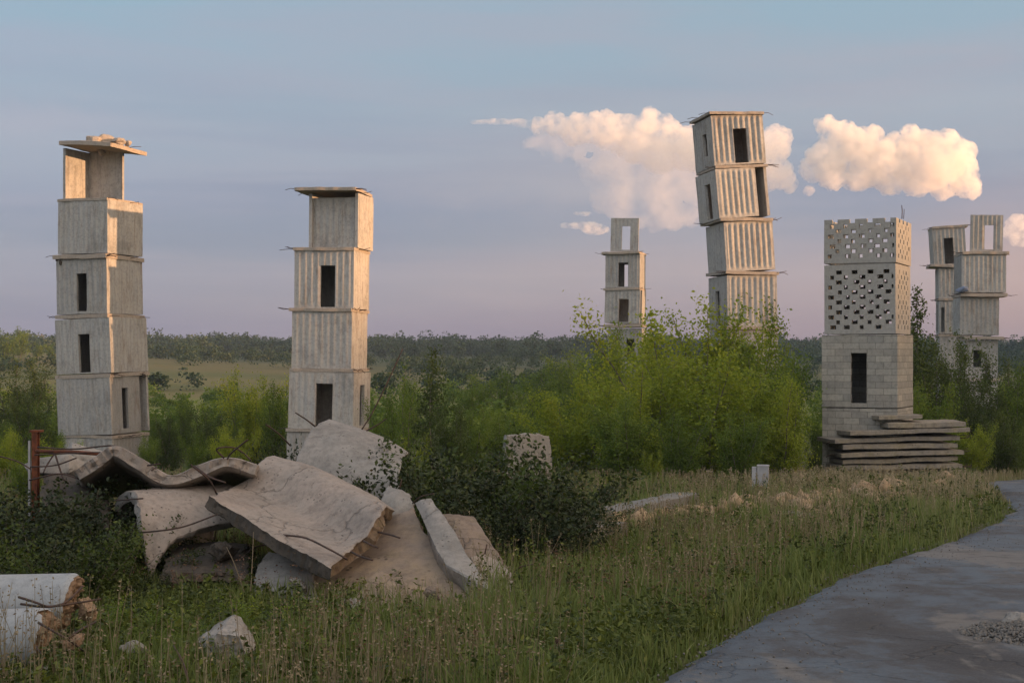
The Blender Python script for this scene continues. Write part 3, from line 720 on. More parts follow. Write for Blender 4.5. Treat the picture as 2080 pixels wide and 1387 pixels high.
def bent(name, ctrl, thick, mat, rim, seed=0, nu=64, nv=48, edge=.03, rough=.010, parent=None, away=None, rim2=None, rim2_at=()):
    ctrl = np.array(ctrl)
    A = cr1(ctrl, nu); A = np.swapaxes(cr1(np.swapaxes(A, 0, 1), nv), 0, 1)
    gu = np.gradient(A, axis=0); gv = np.gradient(A, axis=1)
    N = np.cross(gu, gv); N /= np.linalg.norm(N, axis=2, keepdims=True) + 1e-9
    ref = np.array(away if away is not None else (0, -.55, .83))
    if (N * ref).sum(-1).mean() < 0: N = -N
    # ragged outline
    for i in range(nu):
        for j in range(nv):
            eu = max(0, 1 - min(i, nu - 1 - i) / 2.5); ev = max(0, 1 - min(j, nv - 1 - j) / 2.5)
            p = A[i, j]
            if eu: A[i, j] += gu[i, j] / (np.linalg.norm(gu[i, j]) + 1e-9) * edge * eu * (nz(p * 5 + seed, 1, 2) + .8 * nz(p * 17, 1, 2))
            if ev: A[i, j] += gv[i, j] / (np.linalg.norm(gv[i, j]) + 1e-9) * edge * ev * (nz(p * 5 + seed + 9, 1, 2) + .8 * nz(p * 17, 1, 2))
    T = A.copy(); B = A.copy()
    for i in range(nu):
        for j in range(nv):
            p = A[i, j]; e = min(i, nu - 1 - i, j, nv - 1 - j)
            T[i, j] += N[i, j] * (rough * (nz(p * 3 + seed, 1, 3) + .4 * nz(p * 14, 1, 2)) - (.012 if e == 0 else 0))
            B[i, j] -= N[i, j] * (thick * (1 + .12 * nz(p * 3 + seed, 1, 2)) - (.02 if e == 0 else 0))
    # rim with a middle row so that the broken edge is rough
    V = [T.reshape(-1, 3), B.reshape(-1, 3)]; o = nu * nv; idx = lambda i, j: i * nv + j
    Fc = []; MI = []
    for i in range(nu - 1):
        for j in range(nv - 1):
            a, b, c, d = idx(i, j), idx(i + 1, j), idx(i + 1, j + 1), idx(i, j + 1)
            Fc += [(a, b, c, d), (d + o, c + o, b + o, a + o)]; MI += [0, 0]
    loop = [(i, 0) for i in range(nu)] + [(nu - 1, j) for j in range(1, nv)] + [(i, nv - 1) for i in range(nu - 2, -1, -1)] + [(0, j) for j in range(nv - 2, 0, -1)]
    cen = A.reshape(-1, 3).mean(0); mids = []; b0 = 2 * o
    for q, (i, j) in enumerate(loop):
        t, b = T[i, j], B[i, j]; out = t - A[max(2, min(nu - 3, i)), max(2, min(nv - 3, j))]; out /= np.linalg.norm(out) + 1e-9
        for f in (.33, .67): mids.append(t + (b - t) * f + out * (-.004 + .03 * nz(t * 9 + f * 5 + seed, 1, 3) + .018 * nz(t * 28 + f * 9, 1, 2)))
    V.append(np.array(mids)); n = len(loop)
    for q in range(n):
        r = (q + 1) % n; t0, t1 = idx(*loop[q]), idx(*loop[r])
        ch0 = [t0, b0 + 2 * q, b0 + 2 * q + 1, t0 + o]; ch1 = [t1, b0 + 2 * r, b0 + 2 * r + 1, t1 + o]
        sd_ = 'u1' if loop[q][0] == nu - 1 == loop[r][0] else 'u0' if loop[q][0] == 0 == loop[r][0] else 'v0' if loop[q][1] == 0 == loop[r][1] else 'v1'
        for s in range(3): Fc.append((ch0[s], ch1[s], ch1[s + 1], ch0[s + 1])); MI.append(2 if sd_ in rim2_at else 1)
    me = mesh_np(name, np.concatenate(V), np.array(Fc)); me.materials.append(mat); me.materials.append(rim); me.materials.append(rim2 or rim)
    me.polygons.foreach_set('material_index', np.array(MI, np.int32)); fix_normals(me)
    ob = link(me, name, None, parent); sharp(ob, 35); return ob

def rods(parent, lines, name='rebar', r=.009, mat='darksteel'):
    for ln in lines:
        mb = MB(); pts = cr1([P(*q) for q in ln], max(2, 5 * (len(ln) - 1))) if len(ln) > 2 else [P(*q) for q in ln]
        mb.tube(pts, r, r * .85, 6); mb.build(name, M[mat], parent)

def G_(px, py):
    """point where the sight line through (px, py) meets the soil"""
    lo, hi = 5.0, 60.0
    for _ in range(40):
        m = (lo + hi) / 2; q = P(px, py, m)
        if q[2] > zg(q[0], m): lo = m
        else: hi = m
    q = P(px, py, lo); q[2] = zg(q[0], lo); return q

GR = 'heap of broken concrete shells'
# the double wave slab in the middle of the heap: rows run from its left edge to its broken right edge
o = bent('wave_slab', [
    [P(428, 1006, 12.5), P(452, 996, 13.0), P(480, 986, 13.5), P(506, 968, 13.62), P(524, 940, 13.72), P(545, 924, 13.95), P(572, 932, 14.5)],
    [P(500, 1050, 12.2), P(530, 1034, 12.7), P(562, 1020, 13.15), P(592, 998, 13.25), P(612, 966, 13.36), P(634, 950, 13.6), P(660, 958, 14.1)],
    [P(590, 1106, 11.7), P(620, 1086, 12.2), P(652, 1068, 12.6), P(682, 1042, 12.7), P(702, 1008, 12.82), P(722, 992, 13.05), P(748, 1000, 13.55)],
    [P(672, 1150, 11.2), P(700, 1126, 11.7), P(728, 1102, 12.05), P(750, 1078, 12.14), P(768, 1046, 12.25), P(785, 1028, 12.45), P(802, 1034, 12.9)],
], .135, M['rubble'], M['shade_grime'], 3, 80, 60, .03, rim2=M['break'], rim2_at=('u1',))  # rims carry painted shade, except at the broken right end
tag(o, 'large wave shaped slab lying tilted on top of the rubble heap, rebar at its broken end', 'slab', GR)
rods(o, [[(700, 1112, 12.0), (728, 1128, 11.75), (757, 1137, 11.6)], [(758, 1078, 12.3), (790, 1085, 12.05), (812, 1092, 11.9)], [(738, 1098, 12.1), (755, 1107, 11.9), (768, 1112, 11.85)],
         [(575, 1086, 12.0), (620, 1092, 11.8), (665, 1113, 11.6), (705, 1135, 11.5)], [(440, 1003, 12.9), (425, 975, 12.7), (388, 944, 12.55)], [(690, 1128, 11.75), (700, 1133, 11.6), (706, 1136, 11.55)]])
# curved plate standing behind
o = bent('curved_plate', [
    [P(575, 1010, 15.9), P(592, 960, 15.95), P(612, 905, 16.15), P(640, 864, 16.6), P(668, 850, 17.2)],
    [P(640, 1040, 15.7), P(660, 975, 15.75), P(680, 920, 15.95), P(706, 880, 16.4), P(730, 868, 17.0)],
    [P(720, 1070, 15.5), P(735, 1000, 15.55), P(750, 945, 15.75), P(770, 905, 16.2), P(788, 890, 16.8)],
    [P(800, 1090, 15.3), P(808, 1025, 15.35), P(812, 970, 15.55), P(818, 935, 16.0), P(830, 918, 16.6)],
], .12, M['rubble_grey'], M['rubble_brown'], 11, 60, 60, .014, .006)
tag(o, 'curved grey plate propped up at the back of the rubble heap under the second tower', 'slab', GR)
rods(o, [[(640, 866, 16.85), (622, 852, 16.7), (600, 838, 16.6)], [(590, 905, 16.4), (565, 880, 16.2), (540, 862, 16.0)], [(735, 872, 16.9), (755, 840, 16.9), (790, 770, 17.0), (818, 708, 17.1)], [(742, 876, 16.9), (768, 862, 16.8), (785, 850, 16.8)]])
# overhanging wavy sheet at the upper left: front edge rises and falls, underside visible
edge_f = [(150, 955, 13.3), (190, 928, 13.3), (232, 903, 13.3), (285, 928, 13.3), (345, 962, 13.3), (405, 942, 13.3), (462, 926, 13.3), (525, 942, 13.4)]
o = bent('wavy_sheet', [
    [P(x, y, d) for x, y, d in edge_f],
    [P(x + 6, y + 20 + (10 if 200 < x < 270 else 0), d + .9) for x, y, d in edge_f],
    [P(x + 14, y + 40 + (24 if 190 < x < 280 else 0), d + 1.9) for x, y, d in edge_f],
    [P(x + 24, min(1016, y + 62 + (24 if 190 < x < 280 else 0)), d + 3.0) for x, y, d in edge_f],
], .125, M['rubble'], M['rubble'], 23, 44, 90, .022, away=(0, .5, .86))
tag(o, 'thin wavy sheet hanging over the left end of the rubble heap, dark underneath', 'slab', GR)
rods(o, [[(462, 932, 13.25), (470, 920, 13.1), (503, 893, 12.9)], [(455, 930, 13.25), (440, 912, 13.2), (470, 908, 13.2), (492, 918, 13.3), (510, 935, 13.3)], [(318, 948, 13.2), (308, 955, 13.0)], [(300, 945, 13.25), (325, 942, 13.1)], [(395, 946, 13.2), (425, 968, 13.0), (458, 980, 12.9)]])
# arched shell under it, open to the left
prof = [(312, 1170, 12.4), (296, 1110, 12.5), (283, 1050, 12.6), (280, 1022, 12.75), (272, 1000, 13.0), (255, 997, 13.4), (236, 1015, 13.7), (226, 1060, 13.85), (222, 1130, 13.9)]
sh = [(0, 0, 0), (70, -4, .25), (140, -9, .5), (205, -14, .75)]
rowsA = []
for dx, dy, dd, cut in ((0, 0, 0, 0), (22, -1, .08, 45), (45, -3, .16, 72), (95, -7, .34, 88), (150, -10, .54, 100), (205, -14, .75, 112)):
    row = []
    for i, (x, y, d) in enumerate(prof):
        yy_ = y + dy
        if i < 3: yy_ = yy_ - cut * (1, .5, .12)[i]
        row.append(P(x + dx + (-6 + cut * .10 if i < 2 else 0), yy_, d + dd + (.10 * cut / 100 if i == 0 else 0)))
    rowsA.append(row)
o = bent('arched_shell', rowsA,
         .11, M['rubble'], M['rubble_grey'], 31, 50, 90, .02, .008, away=(-.2, -.55, .5))
tag(o, 'arched shell like a short tunnel, open to the left, beneath the wavy sheet', 'slab', GR)
rods(o, [[(222, 1080, 13.4), (255, 1082, 12.9), (300, 1080, 12.4), (370, 1070, 12.3), (442, 1044, 12.3)], [(225, 1012, 13.5), (232, 1016, 13.2), (290, 1012, 12.7)]])
# leaning flat plates at the right end
o = bent('leaning_plate', [
    [P(560, 1255, 11.3), P(590, 1170, 12.0), P(640, 1105, 12.7), P(690, 1065, 13.2)],
    [P(700, 1262, 11.2), P(720, 1180, 11.9), P(745, 1100, 12.6), P(772, 1050, 13.1)],
    [P(830, 1255, 11.2), P(822, 1175, 11.8), P(815, 1100, 12.5), P(812, 1040, 13.0)],
    [P(980, 1235, 11.4), P(925, 1165, 11.9), P(872, 1095, 12.5), P(838, 1030, 13.0)],
], .14, M['rubble_ochre'], M['rubble_brown'], 41, 70, 50, .02, .012)
tag(o, 'broad pitted plate leaning on the front of the heap, stained ochre below the wave slab', 'slab', GR)
o = bent('leaning_plate', [
    [P(905, 1148, 11.75), P(878, 1100, 12.15), P(857, 1052, 12.6), P(842, 1020, 12.85)],
    [P(950, 1170, 11.55), P(912, 1110, 12.05), P(880, 1052, 12.5), P(853, 1012, 12.8)],
    [P(1000, 1200, 11.4), P(950, 1125, 11.95), P(908, 1055, 12.45), P(874, 1008, 12.8)],
], .15, M['rubble_grey'], M['rubble'], 47, 44, 60, .016, .008)
tag(o, 'long narrow strip of concrete leaning over the crack in the pitted plate', 'slab', GR)
o = bent('leaning_plate', [
    [P(950, 1200, 12.2), P(930, 1140, 12.7), P(905, 1085, 13.1), P(885, 1040, 13.4)],
    [P(1000, 1200, 12.2), P(975, 1135, 12.7), P(945, 1080, 13.1), P(925, 1042, 13.4)],
    [P(1050, 1195, 12.3), P(1025, 1140, 12.8), P(985, 1080, 13.2), P(962, 1046, 13.5)],
], .12, M['rubble_brown'], M['rust'], 53, 44, 44, .02, .012)
tag(o, 'brown stained plate at the right end of the heap, behind the narrow strip', 'slab', GR)
o = bent('leaning_plate', [
    [P(505, 1215, 11.7), P(520, 1160, 12.1), P(545, 1118, 12.4)],
    [P(570, 1225, 11.5), P(580, 1170, 11.9), P(590, 1125, 12.3)],
    [P(650, 1235, 11.35), P(640, 1185, 11.8), P(632, 1140, 12.2)],
], .10, M['rubble_grey'], M['rubble_grey'], 59, 40, 36, .03, .016)
tag(o, 'small grey plate lying low in the grass beneath the wave slab', 'slab', GR)
o = bent('leaning_plate', [
    [P(690, 1262, 10.9), P(735, 1190, 11.45), P(770, 1150, 11.7)],
    [P(760, 1262, 10.9), P(772, 1200, 11.4), P(782, 1160, 11.65)],
    [P(838, 1258, 10.95), P(815, 1205, 11.4), P(792, 1166, 11.65)],
], .07, M['rubble_brown'], M['rubble'], 61, 36, 36, .02, .012)
tag(o, 'lowest broken flake of plate at the front foot of the heap', 'slab', GR)
# smaller broken pieces wedged among the big ones
for lab, pts, th, mt, sd_ in (
    ('short broken plate poking up between the curved plate and the wave slab', [[(770, 1052, 13.6), (775, 1010, 13.8), (790, 985, 14.0)], [(800, 1060, 13.5), (806, 1015, 13.7), (812, 992, 13.9)], [(835, 1060, 13.5), (838, 1022, 13.7), (832, 1000, 13.9)]], .10, 'rubble_grey', 81),
    ('tilted shard leaning on the right of the narrow strip', [[(985, 1215, 11.9), (965, 1165, 12.2), (955, 1130, 12.4)], [(1020, 1215, 11.9), (1000, 1160, 12.3), (985, 1125, 12.5)], [(1060, 1205, 12.0), (1040, 1165, 12.3), (1015, 1138, 12.5)]], .09, 'rubble', 83),
    ('dark broken plate lying under the left end of the wavy sheet', [[(85, 1010, 13.6), (90, 975, 14.1), (100, 955, 14.6)], [(160, 1035, 13.3), (165, 995, 13.8), (170, 972, 14.3)], [(225, 1060, 13.2), (222, 1020, 13.7), (222, 1000, 14.1)]], .10, 'rubble_brown', 85),
    ('flat broken plate in the shade below the arched shell', [[(330, 1165, 12.2), (345, 1125, 12.7), (360, 1105, 13.1)], [(420, 1160, 12.2), (425, 1120, 12.7), (435, 1098, 13.1)], [(500, 1165, 12.1), (500, 1125, 12.6), (505, 1105, 13.0)]], .10, 'rubble_brown', 87)):
    o = bent('broken_plate', [[P(*q) for q in r_] for r_ in pts], th, M['shade_grime' if sd_ in (85, 87) else mt], M['rubble_brown'], sd_, 30, 30, .05, .012); tag(o, lab, 'slab', GR)  # two plates painted dark for the shade under the sheet and shell
    if sd_ != 85: rods(o, [[pts[2][1], (pts[2][1][0] + 18, pts[2][1][1] - 14, pts[2][1][2] - .1), (pts[2][1][0] + 44, pts[2][1][1] - 20, pts[2][1][2] - .1)], [pts[1][2], (pts[1][2][0] + 4, pts[1][2][1] - 20, pts[1][2][2])]], r=.007)
for i, (px, py, d, s, lab) in enumerate([(720, 1225, 11.0, .10, 'fist sized lump at the front foot of the pitted plate'), (880, 1205, 11.3, .11, 'angular lump under the narrow strip'), (600, 1190, 11.6, .12, 'angular lump beside the small grey plate'), (1000, 1190, 12.0, .10, 'brown lump at the right end of the heap'), (452, 1120, 12.4, .16, 'dark lump in the hollow under the wave slab'), (345, 1175, 11.9, .12, 'dark lump at the foot of the arched shell')]):
    chunk('rubble_chunk', P(px, py, d), (s, s * .9, s * .7), M['shade_grime'] if i > 3 else M['rubble_brown'] if i % 2 else M['rubble_grey'], 760 + i, lab, 'rubble', GR, 4, 11, rz=i, jag=0)  # last two lumps painted dark for the shade in the hollow
# blocks deep inside the heap and behind it
for i, (px, py, d, s, lab) in enumerate([(110, 945, 14.6, (.34, .3, .16), 'low flat block behind the rusty steel post'), (160, 935, 15.2, (.3, .3, .2), 'pale block among the steel rods left of the wavy sheet')]):
    chunk('concrete_block', P(px, py, d), s, M['rubble_grey'], 700 + i, lab, 'concrete block', GR, 3, 12)

# ------------------------------------------------------------------ steel post and rods at the far left of the heap
p = P(66, 985, 14.2); zb = zg(p[0], 14.2)
pr = empty('steel_post', (p[0], 14.2, zb)); tag(pr, 'rusty red steel post standing at the left of the heap', 'post')
top = P(70, 878, 14.2)[2] - zb
mb = MB(); mb.box((.02, 0, top / 2 + .2), (.055, .012, top - .4)); mb.box((.02, .035, top / 2), (.012, .058, top)); mb.box((.02, .07, top / 2), (.055, .012, top))
b = mb.build('beam', M['rust'], pr, False)
mb = MB(); mb.box((-.035, .02, top * .5 - .05), (.022, .03, top * .95)); mb.build('stake', M['paint'], pr, False)
mb = MB(); mb.box((.03, .035, top + .012), (.11, .10, .02)); mb.build('cap_plate', M['rust'], pr, False)
rl = MB(); a, c = P(74, 916, 14.15), P(243, 925, 13.7); rl.tube([a, (a + c) / 2 + np.array([0, 0, .01]), c], .020, .017, 8)
o = rl.build('steel_rail', M['rust']); tag(o, 'thick rusty rail lying level between the steel post and the wavy sheet', 'rail')
GS = 'loose steel rods by the post'
for i, (ln, r_, lab) in enumerate([([(76, 908, 14.0), (150, 912, 13.8), (232, 905, 13.5), (240, 925, 13.4)], .009, 'thin rod bent down at its tip above the rusty rail'),
                             ([(70, 924, 14.0), (150, 920, 13.8), (222, 918, 13.5)], .008, 'thin rod running along the rusty rail'),
                             ([(110, 922, 14.1), (95, 945, 14.0), (88, 960, 13.9)], .008, 'short rod slanting down left from the rail'),
                             ([(112, 922, 14.0), (124, 960, 13.8), (130, 975, 13.7)], .010, 'short dark rod slanting down right from the rail'),
                             ([(62, 948, 13.9), (110, 945, 13.8), (155, 930, 13.6)], .008, 'thin rod crossing low behind the steel post'),
                             ([(-30, 920, 14.0), (30, 935, 14.0), (62, 952, 14.0)], .008, 'thin rod reaching in from the left edge to the post'),
                             ([(60, 975, 13.9), (120, 962, 13.7), (160, 972, 13.6)], .009, 'lowest rod lying in front of the steel post')]):
    mb = MB(); mb.tube(cr1([P(*q) for q in ln], 14), r_, r_ * .9, 6); tag(mb.build('steel_rod', M['darksteel']), lab, 'steel rod', GS)

# ------------------------------------------------------------------ broken columns at the lower left
def column(p0, p1, rad, label, seed, brk=True):
    p0, p1 = np.array(p0), np.array(p1); ax = p1 - p0; L = np.linalg.norm(ax); ax /= L
    up = np.array([0, 0, 1.0]); u = np.cross(ax, up); u /= np.linalg.norm(u); w = np.cross(u, ax)
    root = empty('broken_column', tuple(p0)); tag(root, label, 'column', 'broken concrete columns')
    n = 72; rows = []; ts = np.linspace(0, L, 60)
    for t in ts:
        ring = []
        for q in range(n):
            a = 2 * math.pi * q / n; lim = L + (.06 * nz((math.cos(a) * 1.4, math.sin(a) * 1.4, seed), 1, 4) + .07 * math.cos(a - .8)) * brk
            tt = t * lim / L; r = rad * (1 + .004 * nz((tt * 3, a, seed), 1, 2)) - (.012 * (t > L * .985))
            ring.append(ax * tt + r * (math.cos(a) * u + math.sin(a) * w))
        rows.append(ring)
    V = np.array(rows).reshape(-1, 3); I = np.arange(len(ts) * n).reshape(len(ts), n); I2 = np.roll(I, -1, 1)
    o1 = link(mesh_np('shaft', V, np.stack([I[:-1], I2[:-1], I2[1:], I[1:]], -1).reshape(-1, 4)), 'shaft', M['column'], root); fix_normals(o1.data)
    # broken end: rough dome of exposed aggregate
    V = []; m = 30
    last = np.array(rows[-1])
    cen = last.mean(0)
    for j in range(m + 1):
        s = j / m
        for q in range(n):
            a = 2 * math.pi * q / n; b = last[q] * (1 - s) + (cen + ax * .0) * s
            e = min(1, j / 3)
            V.append(b + ax * e * (.05 * s + .055 * nz(b * 9 + seed, 1, 4) + .03 * nz(b * 34, 1, 3)) - ax * .003 + 0 * u)
    V = np.array(V); I = np.arange((m + 1) * n).reshape(m + 1, n); I2 = np.roll(I, -1, 1)
    o2 = link(mesh_np('broken_end', V, np.stack([I[:-1], I2[:-1], I2[1:], I[1:]], -1).reshape(-1, 4)), 'broken_end', M['aggregate'], root); fix_normals(o2.data)
    return root, p0
c1, base = column(P(-230, 1228, 8.5), P(140, 1222, 8.25), .165, 'upper broken column with rusty crumbling end behind the others at the lower left', 5)
def col_rods(root, base, lines, r=.007):
    for ln in lines:
        mb = MB(); mb.tube([np.array(q) - base for q in cr1([P(*z) for z in ln], 14)], r, r * .8, 6); mb.build('rebar', M['darksteel'], root)
col_rods(c1, base, [[(38, 1212, 7.72), (70, 1222, 7.66), (100, 1231, 7.66), (135, 1222, 7.7), (168, 1190, 7.85)], [(42, 1226, 7.7), (90, 1232, 7.66), (130, 1228, 7.68), (205, 1216, 7.8)],
                    [(78, 1264, 7.7), (110, 1282, 7.62), (138, 1298, 7.6), (170, 1322, 7.7)], [(140, 1295, 7.6), (165, 1278, 7.65), (195, 1262, 7.75)], [(74, 1312, 7.7), (84, 1335, 7.6), (86, 1390, 7.5)]])
chunk('column_crumb', P(176, 1240, 8.2), (.06, .09, .10), M['aggregate'], 811, 'reddish crumbling lump clinging beside the upper column end', 'rubble', None, 4, 14, jag=0)
c3, base3 = column(P(-230, 1300, 8.2), P(88, 1292, 7.9), .158, 'front broken column with orange end face lying against the upper one', 7)
c2, base2 = column(P(-230, 1425, 7.9), P(70, 1415, 7.75), .16, 'lowest broken column mostly buried in weeds at the bottom left corner', 9)
chunk('column_crumb', P(150, 1300, 8.0), (.075, .09, .09), M['aggregate'], 815, 'orange crumbling lump at the end of the front broken column', 'rubble', None, 4, 14, jag=0)

# ------------------------------------------------------------------ rocks
def stone(name, pts, mat, label, depth=.16, sub_=4):
    """angular stone: hull of silhouette points given real depth"""
    bm = bmesh.new(); c = np.mean([P(*p) for p in pts], 0)
    for p in pts: q = P(*p) - c; bm.verts.new(q)
    res = bmesh.ops.convex_hull(bm, input=bm.verts); bmesh.ops.triangulate(bm, faces=bm.faces)
    for _ in range(sub_): bmesh.ops.subdivide_edges(bm, edges=bm.edges, cuts=1, use_grid_fill=True)
    for v in bm.verts:
        p = v.co * 9; v.co += v.normal * (.014 * nz(p, 1, 3) + .009 * nz(p * 3.1, 1, 3) - .006)
    me = bpy.data.meshes.new(name); bm.to_mesh(me); bm.free(); o = link(me, name, mat); sharp(o, 26); o.location = c; return tag(o, label, 'rock')
stone('boulder', [(403, 1296, 8.2), (476, 1243, 8.25), (488, 1248, 8.3), (523, 1298, 8.2), (519, 1322, 8.1), (480, 1345, 8.0), (428, 1345, 8.0), (404, 1312, 8.1), (440, 1285, 7.98), (485, 1290, 7.95), (500, 1330, 7.95), (455, 1260, 8.5), (510, 1320, 8.5), (420, 1330, 8.5)], M['rock'], 'pale jagged boulder alone in the weeds in front of the heap')
chunk('rock', P(272, 1316, 8.1), (.09, .08, .05), M['rock'], 902, 'small half hidden stone between the column and the jagged boulder', 'rock')
p = P(2066, 1245, 9.4); chunk('boulder', (p[0], p[1], zg(p[0], p[1]) + .13), (.15, .14, .12), M['rock'], 917, 'rounded grey stone on the gravel at the right edge of the road', 'rock', None, 4, 20)
GB = 'sandy rocks along the roadside bank'
for i, (px, py, d, s, lab) in enumerate([(1590, 1026, 29.5, (.42, .4, .26), 'largest sandy rock right below the white post'), (1638, 1020, 30, (.30, .3, .2), 'sandy rock just right of the largest one'), (1565, 1018, 31, (.22, .2, .14), 'small sandy rock left of the largest one'),
                                         (1480, 1010, 31, (.30, .2, .10), 'flat sandy rock left of the white post'), (1425, 1012, 30, (.26, .2, .10), 'flat sandy rock near the end of the low kerb wall'),
                                         (1300, 1040, 26, (.28, .2, .16), 'sandy rock leaning on the low kerb wall'), (1345, 1034, 26.5, (.30, .2, .16), 'pale sandy rock before the right half of the low kerb wall'), (1258, 1064, 24.5, (.12, .1, .1), 'small orange rock at the left of the kerb wall rocks'),
                                         (1760, 1000, 36, (.5, .4, .26), 'sandy rock under the left end of the slab stack'), (1820, 992, 37, (.6, .45, .28), 'broad sandy rock under the middle of the slab stack'), (1890, 990, 37.5, (.6, .4, .26), 'sandy rock under the right end of the slab stack'),
                                         (1610, 962, 40, (.5, .4, .3), 'brown rock between the green trees and the slab stack'), (1605, 1045, 28.5, (.55, .4, .10), 'flat grey slab of rock below the largest sandy rock')]):
    p = G_(px, py + 8) + np.array([0, 0, s[2] * .35]); s = tuple(q * 1.1 * p[1] / d for q in s); chunk('rock', p, s, M['rock'] if 'grey' in lab else M['sandstone'], 930 + i * 3, lab, 'rock', GB, 3, 13, rz=i, jag=0)
# gravel heap on the road: far too many stones to count
tm = bmesh.new(); bmesh.ops.create_icosphere(tm, subdivisions=1, radius=1); tv = np.array([v.co[:] for v in tm.verts]); tf = np.array([[v.index for v in f.verts] for f in tm.faces]); tm.free()
gV = []; gF = []; cnt = 0
for i in range(5000):
    a = RNG.uniform(0, 2 * np.pi); q = RNG.random() ** .6
    c0 = P(2150, 1262, 8.9); x = c0[0] + .62 * q * math.cos(a) * RNG.uniform(.85, 1.1); y = c0[1] + .70 * q * math.sin(a) * RNG.uniform(.85, 1.1)
    s = RNG.uniform(.005, .015) * (1.6 if RNG.random() < .05 else 1)
    z = zg(x, y) + .12 + .13 * max(0, 1 - q) ** .8 * .9 + RNG.uniform(-.01, .01)
    gV.append(tv * s * RNG.uniform(.6, 1.2, 3) * (1 + RNG.uniform(-.25, .25, (len(tv), 1))) + [x, y, z - .005]); gF.append(tf + cnt); cnt += len(tv)
mb = MB()
o = link(mesh_np('gravel', np.concatenate(gV), np.concatenate(gF)), 'gravel', M['gravelstone'], smooth=False); tag(o, 'heap of grey gravel spilled on the road at the right', 'gravel', kind='stuff')

# broken stones spread along the bank between the scrub and the road
gV = []; gF = []; cnt = 0
for (xa, ya, xb, yb, sp_, n) in ((1190, 1085, 1400, 1035, 14, 150), (1400, 1030, 1680, 1032, 16, 200), (1660, 1020, 1960, 992, 16, 260), (1560, 985, 1700, 965, 12, 60), (1020, 985, 1130, 985, 8, 30)):
    for _ in range(n):
        t = RNG.random(); q = G_(xa + (xb - xa) * t + RNG.normal() * 6, ya + (yb - ya) * t + RNG.normal() * sp_ * .6)
        s = RNG.uniform(.04, .13) * (1.7 if RNG.random() < .12 else 1)
        gV.append(tv * s * RNG.uniform(.5, 1.3, 3) * (1 + RNG.uniform(-.4, .4, (len(tv), 1))) + [q[0], q[1], q[2] + s * .25]); gF.append(tf + cnt); cnt += len(tv)
o = link(mesh_np('broken_stones', np.concatenate(gV), np.concatenate(gF)), 'broken_stones', M['sandstone'], smooth=False); tag(o, 'broken sandy stones scattered along the bank by the road', 'stones', kind='stuff')
# grit and crumbs on the road
gV = []; gF = []; cnt = 0
for _ in range(2600):
    y = RNG.uniform(6.5, 30); l = np.interp(y, XL[:, 0], XL[:, 1]); x = l + abs(RNG.normal()) * .5 if RNG.random() < .45 else RNG.uniform(l, l + 7)
    s = RNG.uniform(.003, .009) * (1.8 if RNG.random() < .04 else 1)
    gV.append(tv * s * RNG.uniform(.6, 1.2, 3) + [x, y, zg(x, y) + .125]); gF.append(tf + cnt); cnt += len(tv)
o = link(mesh_np('grit', np.concatenate(gV), np.concatenate(gF)), 'grit', M['gravelstone'], smooth=False); tag(o, 'grit and crumbs of stone lying on the asphalt', 'grit', kind='stuff')

# ------------------------------------------------------------------ stacked slabs beside the road
GP = 'slabs stacked beside the road'
SL = [(1690, 1932, 960, 13, 'lowest stacked slab, half sunk in dry grass'), (1686, 1934, 945, 12, 'second stacked slab from the ground, chipped at its right end'), (1692, 1926, 931, 12, 'stacked slab third from the ground'),
      (1688, 1936, 917, 12, 'stacked slab resting fourth from the ground, exactly under the middle one'), (1692, 1924, 903, 13, 'middle slab of the stack, with four below it'), (1676, 1930, 889, 12, 'stacked slab reaching furthest left, fourth from the top'),
      (1706, 1948, 874, 12, 'stacked slab reaching furthest right, third from the top'), (1782, 1940, 859, 14, 'short slab second from the top of the stack'), (1768, 1856, 845, 11, 'small topmost slab of the stack')]
for i, (x0, x1, yc, t, lab) in enumerate(SL):
    k = 44 / F; w = (x1 - x0) * k / math.cos(R(4)); d = 1.9 if i < 7 else 1.2
    o = slab_mesh('stacked_slab', w, d, t * k * .74, M['stackslab'], None, 60 + i * 5, .035, .03)
    p = P((x0 + x1) / 2, yc, 44); o.location = (p[0], 44 + d / 2 - 1 + (i % 3) * .06, p[2]); o.rotation_euler = (R(-.5), R(-1.2 + .5 * math.sin(i * 2)), R(4 + 1.5 * math.sin(i * 3.1)))
    tag(o, lab, 'slab', GP)
    if i in (1, 3, 5): wires(o, w, d, 3, i, 'rebar', .35)

# ------------------------------------------------------------------ low kerb wall, white post, wall fragment behind the bushes
def beam(name, a, b, h, wd, mat, label, cat, seed):
    a, b = np.array(a), np.array(b); d = b - a; L = np.linalg.norm(d[:2])
    n = 40; T = np.zeros((n, 8, 3)); 
    dirv = d / np.linalg.norm(d); nrm = np.array([-dirv[1], dirv[0], 0]); nrm /= np.linalg.norm(nrm)
    prof = [(-.5, -.6), (-.5, .9), (-.42, 1), (.42, 1), (.5, .9), (.5, -.6)]
    mb = MB(); V = []
    for i in range(n):
        c = a + d * i / (n - 1)
        for q, (x, z) in enumerate(prof):
            V.append(c + nrm * wd * x + np.array([0, 0, h * z]) + .02 * np.array([nz(c * 2 + q), nz(c * 2 + q + 5), nz(c * 3 + q + 9)]))
    m = len(prof); Fc = [(i * m + q, (i + 1) * m + q, (i + 1) * m + q + 1, i * m + q + 1) for i in range(n - 1) for q in range(m - 1)] + [tuple(range(m)), tuple((n - 1) * m + q for q in range(m))]
    mb.add(V, Fc); o = mb.build(name, mat); fix_normals(o.data); sharp(o, 35); return tag(o, label, cat)
beam('kerb_wall', G_(1165, 1090) + np.array([0, 0, .10]), G_(1395, 1034) + np.array([0, 0, .12]), .17, .40, M['kerb'], 'low grey kerb wall slanting through the grass in front of the green trees', 'wall', 1)
